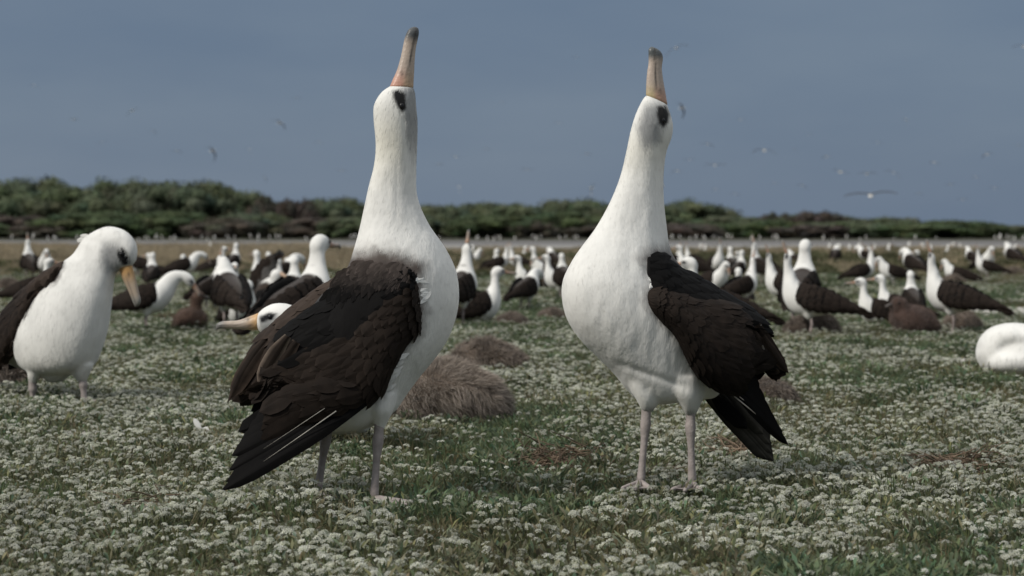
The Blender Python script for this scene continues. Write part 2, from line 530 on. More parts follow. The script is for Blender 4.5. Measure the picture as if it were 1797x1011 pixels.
def clump(seed, flowers, leaves, hue, spread=0.065, h=0.055):
    rnd = np.random.default_rng(seed); g = Geo()
    for i in range(leaves):
        a = rnd.random() * 6.283; rr = spread * math.sqrt(rnd.random()); z = h * (0.15 + 0.8 * rnd.random()) * (1 - 0.4 * (rr / spread) ** 2)
        d = np.array([math.cos(a) + rnd.normal(0, .6), math.sin(a) + rnd.normal(0, .6), 0.3 + 0.9 * rnd.random()])
        c = np.array(hue) * (0.6 + 0.8 * rnd.random()) * np.array([1 + rnd.normal(0, .12), 1, 1 + rnd.normal(0, .1)])
        leaf(g, (rr * math.cos(a), rr * math.sin(a), z), d, (0, 0, 1), 0.016 + 0.014 * rnd.random(), 0.0045 + 0.002 * rnd.random(), c)
    for i in range(flowers):
        a = rnd.random() * 6.283; rr = spread * 0.95 * math.sqrt(rnd.random())
        petal = np.array([(0.67, 0.67, 0.62), (0.73, 0.73, 0.70), (0.59, 0.60, 0.53)][rnd.integers(0, 3)])
        umbel(g, (rr * math.cos(a), rr * math.sin(a), h * (0.95 + 0.35 * rnd.random()) * (1 - 0.25 * (rr / spread) ** 2)), 0.0042 + 0.0042 * rnd.random(), rnd, petal)
    return g

def blades(seed, n, h, spread, c0, c1, w=0.003, lean=0.5):
    rnd = np.random.default_rng(seed); g = Geo()
    for i in range(n):
        a = rnd.random() * 6.283; rr = spread * math.sqrt(rnd.random()) * 0.7
        p = np.array([rr * math.cos(a), rr * math.sin(a), -0.01])
        L = h * (0.5 + 0.6 * rnd.random()); b = a + rnd.normal(0, 0.7); l = lean * rnd.random()
        d1 = np.array([math.cos(b) * l * 0.4, math.sin(b) * l * 0.4, 1]); d2 = np.array([math.cos(b) * l, math.sin(b) * l, 0.7])
        m = p + d1 * L * 0.5; e = m + d2 * L * 0.5
        s = np.array([-math.sin(b + rnd.normal(0, 1)), math.cos(b), 0]) * w
        c = np.array(c0) * (1 - i / n) + np.array(c1) * (i / n); c = c * (0.75 + 0.5 * rnd.random())
        g.add([p - s, p + s, m + s * 0.8, m - s * 0.8, e], [(0, 1, 2, 3), (3, 2, 4)], c)
    return g

def twigs(seed, n, spread, c):
    rnd = np.random.default_rng(seed); g = Geo()
    for i in range(n):
        a = rnd.random() * 6.283; p = np.array([rnd.normal(0, spread * .5), rnd.normal(0, spread * .5), 0.02 + 0.03 * rnd.random()])
        d = np.array([math.cos(a), math.sin(a), rnd.normal(0.1, 0.3)]); L = spread * (0.4 + 0.6 * rnd.random())
        tube(g, [p, p + d * L * 0.5 + rnd.normal(0, .006, 3), p + d * L], [0.0016, 0.0014, 0.0008], np.array(c) * (0.6 + 0.7 * rnd.random()), 4, False)
    return g

KINDS = []
for i in range(5): KINDS.append(proto('alyssum_clump', clump(100 + i, 9 + i % 3, 90, (0.150, 0.164, 0.100), 0.07, 0.048)))               # 0-4
for i in range(3): KINDS.append(proto('leafy_clump', clump(200 + i, 1, 130, (0.105, 0.138, 0.075), 0.07, 0.048)))                # 5-7
for i in range(2): KINDS.append(proto('green_grass_tuft', blades(300 + i, 46, 0.085, 0.05, (0.085, 0.125, 0.055), (0.12, 0.15, 0.075), 0.0014)))   # 8-9
for i in range(2): KINDS.append(proto('straw_tuft', blades(320 + i, 34, 0.075, 0.06, (0.16, 0.13, 0.07), (0.11, 0.11, 0.055), 0.0013, 0.9)))     # 10-11
for i in range(2): KINDS.append(proto('russet_twigs', twigs(340 + i, 44, 0.07, (0.21, 0.155, 0.11))))                         # 12-13
for i in range(2): KINDS.append(proto('olive_clump', clump(360 + i, 3, 110, (0.155, 0.158, 0.092), 0.07, 0.045)))                  # 14-15
FAR = []
for i in range(3): FAR.append(proto('dry_grass_tuft', blades(400 + i, 110, 0.36, 0.30, (0.34, 0.28, 0.20), (0.26, 0.22, 0.14), 0.006, 0.7)))  # 0-2
for i in range(2): FAR.append(proto('olive_grass_tuft', blades(420 + i, 110, 0.26, 0.30, (0.15, 0.145, 0.08), (0.20, 0.175, 0.11), 0.006, 0.8)))  # 3-4
def scrubmound(seed, n, r, h, hue):
    rnd = np.random.default_rng(seed); g = Geo()
    for i in range(n):
        a = rnd.random() * 6.283; q = math.sqrt(rnd.random()); z = h * math.sqrt(max(0, 1 - q * q)) * (0.55 + 0.5 * rnd.random())
        d = np.array([math.cos(a) * q + rnd.normal(0, .5), math.sin(a) * q + rnd.normal(0, .5), 0.6])
        leaf(g, (r * q * math.cos(a), r * q * math.sin(a), z), d, (0, 0, 1), 0.06, 0.025, np.array(hue) * (0.6 + 0.8 * rnd.random()))
    return g
for i in range(2): FAR.append(proto('low_scrub', scrubmound(440 + i, 420, 0.32, 0.2, (0.085, 0.09, 0.045))))              # 5-6

def scatter_tree(name, kinds):
    coll = bpy.data.collections.new(name + '_kinds')
    for o in kinds: coll.objects.link(o)
    ng = bpy.data.node_groups.new(name, 'GeometryNodeTree')
    ng.interface.new_socket('Geometry', in_out='INPUT', socket_type='NodeSocketGeometry')
    ng.interface.new_socket('Geometry', in_out='OUTPUT', socket_type='NodeSocketGeometry')
    gi, go = ng.nodes.new('NodeGroupInput'), ng.nodes.new('NodeGroupOutput')
    ip = ng.nodes.new('GeometryNodeInstanceOnPoints')
    ci = ng.nodes.new('GeometryNodeCollectionInfo'); ci.inputs['Collection'].default_value = coll
    ci.inputs['Separate Children'].default_value = True; ci.inputs['Reset Children'].default_value = True
    def attr(nm, ty):
        n = ng.nodes.new('GeometryNodeInputNamedAttribute'); n.data_type = ty; n.inputs['Name'].default_value = nm
        return n.outputs['Attribute']
    ng.links.new(gi.outputs[0], ip.inputs['Points']); ng.links.new(ci.outputs[0], ip.inputs['Instance'])
    ip.inputs['Pick Instance'].default_value = True
    ng.links.new(attr('kind_id', 'INT'), ip.inputs['Instance Index'])
    ng.links.new(attr('turn', 'FLOAT_VECTOR'), ip.inputs['Rotation'])
    ng.links.new(attr('size', 'FLOAT_VECTOR'), ip.inputs['Scale'])
    ng.links.new(ip.outputs[0], go.inputs[0])
    order = sorted(range(len(kinds)), key=lambda i: kinds[i].name)   # children come sorted by name
    return ng, {k: j for j, k in enumerate(order)}

def scatter(name, P, kid, turn, size, kinds):
    ng, remap = scatter_tree(name, kinds)
    me = bpy.data.meshes.new(name)
    me.from_pydata([tuple(p) for p in P], [], [])
    a = me.attributes.new('kind_id', 'INT', 'POINT'); a.data.foreach_set('value', [remap[int(k)] for k in kid])
    a = me.attributes.new('turn', 'FLOAT_VECTOR', 'POINT'); a.data.foreach_set('vector', np.asarray(turn, np.float32).ravel())
    a = me.attributes.new('size', 'FLOAT_VECTOR', 'POINT'); a.data.foreach_set('vector', np.asarray(size, np.float32).ravel())
    o = link(name, me)
    md = o.modifiers.new('scatter', 'NODES'); md.node_group = ng
    return o

def jgrid(y0, y1, sp, margin):
    P = []
    y = y0
    while y < y1:
        w = 0.236 * y + margin
        xs = np.arange(-w, w, sp)
        P.append(np.stack([xs + rng.uniform(-.5, .5, len(xs)) * sp * 1.3, y + rng.uniform(-.5, .5, len(xs)) * sp * 1.3], 1))
        y += sp
    return np.vstack(P)

TW = [gp(262, 893), gp(975, 815), (gp(1300, 800)), gp(1690, 832), gp(1180, 840), gp(290, 560)]
TWR = [(0.035, .10), (0.08, .16), (0.07, .16), (0.06, .14), (0.03, .10), (0.06, .2)]
HOLLOW = [(gp(775, 808), 0.09, 0.14), (gp(650, 870), 0.03, 0.1), (gp(662, 884), 0.045, 0.08), (gp(562, 879), 0.045, 0.08)]
bands = ((3.3, 9, 0.072, 1.2, 1.0), (9, 17, 0.10, 1.8, 1.25), (17, 34, 0.16, 3.5, 1.8))
Ps, Kd, Tn, Sz = [], [], [], []
for (y0, y1, sp, mg, sc) in bands:
    P = jgrid(y0, y1, sp, mg)
    x, y = P[:, 0], P[:, 1]
    n = len(P)
    fl = fbm(x * 1.7, y * 0.9, 31); gr = fbm(x * 1.1 + 9, y * 0.7, 57); ol = fbm(x * 0.6, y * 0.35, 77)
    r = rng.random(n)
    kid = np.full(n, 0)
    pf = np.clip(0.58 + (fl - 0.48) * 3.0 + 0.22 * np.exp(-(x / .8) ** 2 - ((y - 5.0) / .6) ** 2), 0.16, 0.94) * np.clip(1.0 - (y - 6.0) * 0.055, 0.35, 1)
    kid = np.where(r < pf, rng.integers(0, 5, n), np.where(gr > 0.5, rng.integers(5, 8, n), rng.integers(14, 16, n)))
    r2 = rng.random(n)
    kid = np.where((r2 < 0.07) & (gr > 0.45), rng.integers(8, 10, n), kid)
    kid = np.where((r2 > 0.90) | ((ol > 0.57) & (r2 > 0.62)), rng.integers(10, 12, n), kid)
    keep = np.ones(n, bool)
    for (px, py, hw, hd) in PATCHES:
        q = ((x - px) / hw) ** 2 + ((y - py) / hd) ** 2
        keep &= (q > 1.0) | (rng.random(n) < 0.12)
    for (c, (hw, hd)) in zip(TW, TWR):
        q = ((x - c[0]) / hw) ** 2 + ((y - c[1]) / hd) ** 2
        kid = np.where(q < 1, rng.integers(12, 14, n), kid)
        kid = np.where((q >= 1) & (q < 2) & (rng.random(n) < .4), rng.integers(10, 12, n), kid)
    for (c, hw, hd) in HOLLOW:
        q = ((x - c[0]) / hw) ** 2 + ((y - c[1]) / hd) ** 2
        keep &= q > 1
    s = sc * (0.75 + 0.5 * rng.random(n)) * (0.8 + 0.45 * fbm(x * 1.3, y * 0.9, 91))
    Ps.append(np.stack([x, y, gz(x, y) - 0.004], 1)[keep]); Kd.append(kid[keep])
    Tn.append(np.stack([rng.normal(0, .12, n), rng.normal(0, .12, n), rng.random(n) * 6.28], 1)[keep])
    Sz.append(np.stack([s, s, s * (0.9 / (sc ** 0.55))], 1)[keep])
NS = 420
yy = 3.6 + 9 * rng.random(NS) ** 1.4; xx = (rng.random(NS) - .5) * 2 * (0.236 * yy + .6)
kind_stalk = len(KINDS); KINDS.append(proto('dry_stalk', blades(380, 5, 0.15, 0.03, (0.27, 0.21, 0.13), (0.20, 0.17, 0.10), 0.0009, 0.8)))
Ps.append(np.stack([xx, yy, gz(xx, yy)], 1)); Kd.append(np.full(NS, kind_stalk)); Tn.append(np.stack([rng.normal(0, .3, NS), rng.normal(0, .3, NS), rng.random(NS) * 6.28], 1))
q = .5 + .5 * rng.random(NS); Sz.append(np.stack([q, q, q], 1))
tag(scatter('ground_cover', np.vstack(Ps), np.concatenate(Kd), np.vstack(Tn), np.vstack(Sz), KINDS),
    'low green ground cover dotted with small white flower heads', 'ground cover', kind='stuff')

P = jgrid(26, 100, 0.62, 9)
P = np.vstack([P, jgrid(26, 60, 0.5, 3)])
x, y = P[:, 0], P[:, 1]; n = len(P); u = CX + F * x / y
tan = np.clip(fbm(x * 0.16, y * 0.07, 5) * 1.6 - 0.35 + np.where(u < 650, 0.55, -0.12), 0, 1) * sstep(26, 44, y)
r = rng.random(n)
kid = np.where(r < tan, rng.integers(0, 3, n), np.where(rng.random(n) < 0.6, rng.integers(3, 5, n), rng.integers(5, 7, n)))
limit = np.where(u < 560, 92.0, 68 + 6 * (fbm(x * 0.1, y * 0, 8)))
keep = (y < limit) & (rng.random(n) < 0.85)
s = (0.55 + 0.6 * rng.random(n)) * (0.5 + 0.5 * sstep(26, 45, y)) * (0.7 + 0.7 * fbm(x * 0.3, y * 0.15, 44))
tag(scatter('dry_grass', np.stack([x, y, gz(x, y)], 1)[keep], kid[keep], np.stack([np.zeros(n), np.zeros(n), rng.random(n) * 6.28], 1)[keep],
    np.stack([s, s, s * 0.85], 1)[keep], FAR), 'dry tan and olive grass tufts on the open field before the runway', 'grass', kind='stuff')

# ------------------------------------------------------------------ the two displaying albatrosses
class Pix:
    """turns photo positions at a given distance into a bird's own coordinates"""
    def __init__(s, u0, D, shear=0.0, uc=None):
        s.D, s.x0, s.k, s.uc = D, (u0 - CX) * D / F, shear, (uc if uc else u0)
    def p(s, u, v, dy=0.0):
        dy = dy + s.k * (u - s.uc) * s.D / F
        Y = s.D + dy
        return np.array([(u - CX) * Y / F - s.x0, dy, CAMH - (v - HZ) * Y / F])
    def uv(s, V):
        V = np.asarray(V); Y = s.D + V[:, 1]
        return CX + (V[:, 0] + s.x0) * F / Y, HZ + (CAMH - V[:, 2]) * F / Y
    def rows(s, L):
        """(u0 v0 u1 v1 dy d) or (u0 v0 u1 v1 dy0 dy1 d)"""
        out = []
        for r in L:
            if len(r) == 6: a, b = s.p(r[0], r[1], r[4]), s.p(r[2], r[3], r[4])
            else: a, b = s.p(r[0], r[1], r[4]), s.p(r[2], r[3], r[5])
            out.append((*a, *b, r[-1]))
        return out
    def root(s, name): return empty(name, (s.x0, s.D, 0))

def cover_feathers(g, lf, k0, k1, rows, per, length, width, col, rim, side=-1, th0=0.12, th1=0.9, droop=0.0, jit=0.3, lift=0.002, rnd=None):
    """overlapping covert feathers on the outer face of a wing loft; th runs from its top edge (0) to its bottom edge (1)"""
    rnd = rnd or np.random.default_rng(3)
    K = len(lf.c) - 1
    for i in range(rows - 1, -1, -1):
        f = i / max(rows - 1, 1)
        k = (k0 + (k1 - k0) * f) * K
        for j in range(per):
            t = th0 + (th1 - th0) * ((j + 0.5 + (0.5 if i % 2 else 0) * 0.9 + rnd.normal(0, jit * 0.12)) / per)
            t = min(max(t, 0.05), 0.95)
            th = -math.pi * (1 - t) if side < 0 else math.pi * (1 - t)
            th = (-math.pi + math.pi * t) if side < 0 else (math.pi - math.pi * t)
            kk = k + rnd.normal(0, jit) * K * 0.008
            p0 = lf.pt(kk, th); n = lf.nrm(kk, th)
            L = length[0] + (length[1] - length[0]) * f; L *= 0.85 + 0.3 * rnd.random()
            q = lf.pt(kk + 0.6, th + (0.05 * droop)) - p0
            q = q / max(np.linalg.norm(q), 1e-6); q = q - n * np.dot(q, n) + rnd.normal(0, 0.025, 3)
            q /= np.linalg.norm(q)
            c = col(f, t) * (0.9 + 0.2 * rnd.random()); rc = rim(f, t) * (0.9 + 0.2 * rnd.random())
            feather(g, p0 + n * 0.001, p0 + q * L + n * lift * 0.45, n, (width[0] + (width[1] - width[0]) * f) * 1.35, c, c * 0.6 + rc * 0.4, 0.10, 0.5, 0.0, None, 5)

def loft_geo(g, lf, colf, cap=0.45):
    V, Fc = lf.geo(cap)
    g.add(V, Fc, colf(V) if callable(colf) else colf)

def bill_cols(px, base0, base1, tip0, tip1, mid, pink, yellow, tipc, groove=None, nostril=None):
    def f(V):
        u, v = px.uv(V)
        a = np.array(base0, float); b = np.array(tip0, float)
        ax = b - a; L2 = ax @ ax
        t = ((u - a[0]) * ax[0] + (v - a[1]) * ax[1]) / L2
        nrm = np.array([-ax[1], ax[0]]) / math.sqrt(L2)
        s = (u - a[0]) * nrm[0] + (v - a[1]) * nrm[1]
        s = s * base1                                        # >0 on the lower-mandible side
        c = mixc(pink, yellow, sstep(-2, 8, s))
        c = c * (1 - sstep(0.02, 0.38, t))[:, None] + np.array(mid) * sstep(0.02, 0.38, t)[:, None]
        c = c * (1 - sstep(0.70, 0.88, t))[:, None] + np.array(tipc) * sstep(0.70, 0.88, t)[:, None]
        gw = np.exp(-((s - groove) / 1.5) ** 2) * sstep(0.1, 0.25, t) * 0.9
        c = c * (1 - gw)[:, None] + np.array((0.05, 0.045, 0.04)) * gw[:, None]
        if nostril is not None:
            d = np.hypot((u - nostril[0]) / 2.0, (v - nostril[1]) / 4.5)
            w = np.exp(-d ** 2) * 0.9
            c = c * (1 - w)[:, None] + 0.02 * w[:, None]
        return c
    return f

def recolour(V, base, layers):
    C = np.tile(np.asarray(base, float), (len(V), 1))
    for f, col in layers: C = C * (1 - f)[:, None] + np.asarray(col) * f[:, None]
    return C

def near_surface(px, V):
    u, v = px.uv(V)
    m = V[:, 1] < px.k * (u - px.uc) * px.D / F
    u, v, y = u[m], v[m], V[m, 1]
    def f(a, b):
        i = np.argmin((u - a) ** 2 + (v - b) ** 2)
        return y[i] - px.k * (a - px.uc) * px.D / F
    return f

def skin_feathers(g, px, V, poly, n, length, width, ang, colf, rnd):
    """small contour feathers lying on the body skin inside a photo polygon, laid from the rear forward"""
    f = near_surface(px, V); P = np.asarray(poly, float)
    pts = []
    while len(pts) < n:
        a, b = rnd.uniform(P[:, 0].min(), P[:, 0].max()), rnd.uniform(P[:, 1].min(), P[:, 1].max())
        if polysd(np.array([a]), np.array([b]), P)[0] < 0: pts.append((a, b))
    for a, b in pts:
        t = ang + rnd.normal(0, .18); L = length * (.7 + .6 * rnd.random())
        a2, b2 = a + math.cos(t) * L, b + math.sin(t) * L
        p0, p1 = px.p(a, b, f(a, b) + .0005), px.p(a2, b2, f(a2, b2) - .0015)
        c = np.asarray(colf(a, b)) * (.8 + .4 * rnd.random())
        feather(g, p0, p1, (0, -1, -.2), width * px.D / F, c, c * 1.12, .15, .5, 0, None, 4)

def border_tufts(g, px, path, dy, n, length, width, col, ang, rnd, jitter=4, surf=None):
    """short soft feathers lying over a border, given in photo positions"""
    P = np.asarray(path, float)
    seg = np.linalg.norm(np.diff(P, axis=0), axis=1); cum = np.concatenate([[0], np.cumsum(seg)])
    for i in range(n):
        d = rnd.random() * cum[-1]; k = min(np.searchsorted(cum, d) - 1, len(P) - 2); k = max(k, 0)
        q = P[k] + (P[k + 1] - P[k]) * (d - cum[k]) / max(seg[k], 1e-6) + rnd.normal(0, jitter, 2)
        a = ang + rnd.normal(0, 0.3)
        L = length * (0.6 + 0.8 * rnd.random())
        dd = dy(d / cum[-1]) if callable(dy) else dy
        q2 = (q[0] + math.cos(a) * L, q[1] + math.sin(a) * L)
        if surf: p0 = px.p(q[0], q[1], surf(*q) + .001); p1 = px.p(q2[0], q2[1], min(surf(*q2), surf(*q) + .012) - .0016)
        else: p0 = px.p(q[0], q[1], dd - 0.002); p1 = px.p(q2[0], q2[1], dd - 0.006)
        feather(g, p0, p1, (0, -1, 0), width * px.D / F, np.asarray(col) * (0.93 + 0.07 * rnd.random()), np.asarray(col) * 0.97, 0.10, 0.45, 0, None, 5)

def fuzz(root, V, Fc, C, n, L, w, flow, seed, keep=None):
    """short soft barbs all over the skin, each in the colour of the skin under it"""
    rnd = np.random.default_rng(seed)
    V = np.asarray(V); tri = np.array([(f[0], f[1], f[2]) for f in Fc] + [(f[0], f[2], f[3]) for f in Fc if len(f) > 3])
    a, b, c = V[tri[:, 0]], V[tri[:, 1]], V[tri[:, 2]]
    nr = np.cross(b - a, c - a); ar = np.linalg.norm(nr, axis=1) + 1e-12; nr /= ar[:, None]
    pick = rnd.choice(len(tri), n, p=ar / ar.sum())
    lum = np.asarray(C)[tri[pick, 0]].mean(1)
    pick = pick[((lum < .58) & (lum > .02)) | (rnd.random(n) < .14)]; n = len(pick); tr = tri[pick]   # denser where the colour changes
    r1, r2 = rnd.random(n), rnd.random(n); q = np.sqrt(r1)[:, None]; r2 = r2[:, None]
    P = V[tr[:, 0]] * (1 - q) + V[tr[:, 1]] * q * (1 - r2) + V[tr[:, 2]] * q * r2
    K = np.asarray(C)[tr[:, 0]]; N = nr[pick]
    fl = np.tile(np.asarray(flow, float), (n, 1)) + rnd.normal(0, .16, (n, 3))
    fl -= N * (fl * N).sum(1)[:, None]; fl /= np.linalg.norm(fl, axis=1)[:, None] + 1e-9
    D = fl + N * (0.012 + 0.035 * rnd.random(n))[:, None]
    ln = L * (.5 + .8 * rnd.random(n))[:, None] * np.where(K.mean(1) < .3, .25, 1.0)[:, None]
    side = np.cross(fl, N) * w * .5
    p1 = P + D * ln * .55; p2 = p1 + (fl + N * .05) * ln * .45
    P = P + N * .0001
    VV = np.stack([P - side, P + side, p1 - side * .8, p1 + side * .8, p2], 1).reshape(-1, 3)
    i = np.arange(n) * 5
    FF = np.stack([i, i + 1, i + 3, i + 2], 1).tolist() + np.stack([i + 2, i + 3, i + 4], 1).tolist()
    CC = np.repeat(K * (.98 + .04 * rnd.random(n))[:, None], 5, 0)
    me = mesh_data('contour_plumage', VV, FF, CC, M_PLUME, True)
    me.normals_split_custom_set_from_vertices(np.repeat(N, 5, 0).tolist())
    link('contour_plumage', me, root)

# ---- left bird
px = Pix(610, 5.0, 0.22, 660)
root = px.root('albatross')
tag(root, 'left of the two big displaying albatrosses, dark wing toward us, bill raised straight up', 'albatross', 'pair of displaying albatrosses')
BODY = [(684, 151, 726, 153, 0, .017), (668, 163, 729, 166, 0, .029), (656, 184, 731, 190, 0, .037), (655, 206, 733, 212, 0, .040), (657, 228, 733, 236, 0, .040),
        (659, 256, 732, 263, 0, .038), (656, 290, 731, 302, 0, .039), (645, 334, 733, 346, 0, .046), (632, 395, 752, 392, 0, .064), (620, 440, 781, 434, 0, .092),
        (610, 468, 800, 473, 0, .112), (590, 492, 806, 514, 0, .124), (567, 514, 802, 552, 0, .13), (548, 537, 787, 594, 0, .13), (530, 562, 764, 629, 0, .128),
        (512, 588, 737, 662, 0, .12), (496, 614, 714, 693, 0, .112), (484, 640, 692, 724, 0, .105), (472, 662, 652, 750, 0, .097), (466, 684, 602, 757, 0, .085), (464, 702, 558, 750, 0, .065), (472, 712, 520, 735, 0, .045)]
lf = Loft(px.rows(BODY), 4, 36)
thigh = Loft(px.rows([(640, 690, 700, 690, -.045, .04), (648, 715, 690, 722, -.05, .034), (655, 738, 679, 744, -.05, .017), (660, 752, 674, 755, -.05, .010)]), 3, 20)
thigh2 = Loft(px.rows([(545, 710, 610, 710, .05, .04), (560, 735, 598, 738, .05, .03), (567, 755, 585, 757, .05, .013)]), 3, 20)
V, Fc = union([lf.geo(), thigh.geo(), thigh2.geo()], 0.0042, 5)
u, v = px.uv(V)
# a soft fold where crown meets cheek
fold = np.exp(-(np.abs(u - (704 + (v - 165) * 0.10)) / 4.0) ** 2) * sstep(150, 165, v) * sstep(330, 200, v)
V[:, 1] += np.sign(V[:, 1]) * -0.0020 * fold * sstep(200, 215, v)
V[:, 1] += (fbm(u / 16, v / 38, 14, 2) - .5) * .0042 * np.sign(V[:, 1] + 1e-6) * sstep(205, 300, v)
nsx = (fbm(u / 9, v / 9, 4) - 0.5) * 16
MANT = [(606, 452), (640, 446), (675, 444), (706, 452), (738, 467), (741, 520), (748, 545), (740, 574), (722, 600), (698, 622), (688, 645), (672, 690), (640, 700), (560, 700), (440, 690), (380, 700), (400, 560), (560, 480)]
dm = polysd(u, v, MANT)
cheek = sstep(703, 713, u - (v - 170) * 0.10) * sstep(150, 156, v) * sstep(330, 205, v)  # grey cheek feathers plus painted-in shade, fading down the neck
pat = sstep(4.0, -2.5, polysd(u, v, [(690, 160), (702, 157), (711, 165), (713, 190), (706, 198), (698, 187), (691, 172)]))
warm = np.exp(-((v - 255) / 55) ** 2) * sstep(725, 690, u)
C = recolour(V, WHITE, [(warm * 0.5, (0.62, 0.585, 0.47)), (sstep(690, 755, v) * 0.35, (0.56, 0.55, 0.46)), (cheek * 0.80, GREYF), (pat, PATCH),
                        (sstep(20, -16, dm + nsx - 6 * sstep(520, 450, v)), (0.085, 0.070, 0.063)), (sstep(-6, -46, dm + nsx), DARK * 1.6)])
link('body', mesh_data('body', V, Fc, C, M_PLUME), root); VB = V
fuzz(root, V, Fc, C, 42000, .011, .0010, (-.35, 0, -1), 51)
BILL = [(684, 152, 725.5, 154, 0, .0175), (690, 138, 726, 141, 0, .0160), (697, 122, 727, 125, 0, .0142), (703, 101, 728, 103, 0, .0122), (707, 82, 730, 84, 0, .0112), (710.5, 66, 733, 70, 0, .0112), (715.5, 54, 735, 60, 0, .0105), (721.5, 48.5, 735, 53.5, 0, .007), (727, 47, 734, 50, 0, .003)]
g = Geo(); loft_geo(g, Loft(px.rows(BILL), 4, 28), bill_cols(px, (704, 153), 1, (725, 48), 0, (0.43, 0.35, 0.29), (0.50, 0.27, 0.20), (0.45, 0.315, 0.205), (0.075, 0.078, 0.08), 6.0, (705, 129)), 0.3)
link('bill', g.mesh('bill', M_BILL), root)
for sgn in (-1, 1):
    g = Geo(); ball(g, px.p(705, 186, sgn * 0.0362), (0.0052, 0.003, 0.0066), (0.006, 0.006, 0.007)); link('eye', g.mesh('eye', M_EYE), root)
rnd = np.random.default_rng(11)
# near wing
NW = [(741, 470, 747, 545, -.075, -.075, .020), (722, 464, 737, 580, -.08, -.092, .034), (690, 468, 712, 610, -.078, -.10, .042), (650, 483, 690, 648, -.07, -.105, .046), (610, 506, 672, 686, -.062, -.105, .046),
      (570, 529, 640, 704, -.058, -.10, .042), (535, 552, 604, 714, -.056, -.095, .036), (508, 576, 566, 706, -.055, -.085, .030), (487, 606, 530, 686, -.055, -.075, .024), (470, 645, 497, 684, -.055, -.065, .016), (455, 681, 463, 687, -.055, -.055, .007)]
lw = Loft(px.rows(NW), 4, 28)
g = Geo(); loft_geo(g, lw, DARK * 1.1)
def ccol(f, t): return (DARK * 0.9 if t < 0.42 else BROWN * 0.50) if f < 0.75 else BROWN * 0.55
def crim(f, t): return (DARK * 1.3 if t < 0.42 else BROWN * (0.8 + 0.5 * f))
cover_feathers(g, lw, 0.02, 0.90, 22, 13, (0.030, 0.075), (0.017, 0.036), ccol, crim, -1, 0.03, 0.97, 0.0, 0.5, 0.005, rnd)
skin_feathers(g, px, VB, [(622, 462), (640, 456), (700, 458), (736, 478), (738, 505), (700, 500), (650, 505), (610, 520), (578, 518), (598, 486)], 260, 24, 15, 2.35, lambda a, b: mixc(np.array((.066, .053, .047)), DARK * 1.6, np.clip((b - 464) / 42, 0, 1)), rnd)
# rear rim feathers with pale rims
for (a, b, c, d, w, cc, rc) in ((520, 600, 462, 690, .04, BROWN * .6, BROWN * 3), (540, 610, 480, 688, .04, BROWN * .5, BROWN * 1.6), (505, 590, 452, 676, .035, BROWN * .55, (0.16, 0.125, 0.10)), (560, 630, 505, 684, .04, BROWN * .45, BROWN * 1.2), (590, 640, 528, 684, .04, BROWN * .45, BROWN)):
    feather(g, px.p(a, b, -.10), px.p(c, d, -.065), (0, -1, 0), w, cc, rc, 0.3, 0.6, 0.03)
wing = link('wing', g.mesh('wing', M_FEATH), root)
g = Geo()
for i, (bu, bv, tu, tv, w) in enumerate(((552, 686, 470, 712, .042), (560, 692, 448, 735, .042), (566, 694, 434, 757, .042), (575, 697, 420, 778, .042), (588, 700, 406, 800, .042), (602, 703, 401, 826, .040), (618, 704, 396, 846, .038), (632, 706, 390, 858, .034), (645, 704, 388, 862, .030))):
    feather(g, px.p(bu, bv, -.085 - .004 * i), px.p(tu, tv, -.055 - .003 * i), (0, -1, 0.1), w * 1.05, DARK * (0.75 + 0.5 * rnd.random()), DARK * (1.8 if i < 5 else 0.9), 0.22, 0.78, -0.012, None, 10, 0.75)
for (u0, v0, u1, v1, r0) in ((570, 716.5, 462, 788, .0008), (590, 721.5, 462, 810, .0013)):       # pale quills of the outer primaries
    tube(g, [px.p(u0, v0, -.124), px.p((u0 + u1) / 2 - 1, (v0 + v1) / 2 + 1, -.108), px.p(u1, v1, -.094)], [r0, r0 * .7, r0 * .15], (0.36, 0.34, 0.30), 6)
cover_feathers(g, Loft(px.rows([(640, 660, 655, 700, -.115, .008), (590, 668, 600, 718, -.115, .008), (530, 680, 545, 738, -.10, .008), (480, 705, 495, 765, -.085, .006)]), 4, 12), 0.05, 0.75, 5, 5, (0.06, 0.09), (0.03, 0.034), lambda f, t: BROWN * .42, lambda f, t: BROWN * .7, -1, 0.05, 0.8, 0, .4, .004, rnd)
link('primary_feathers', g.mesh('primary_feathers', M_FEATH), wing)
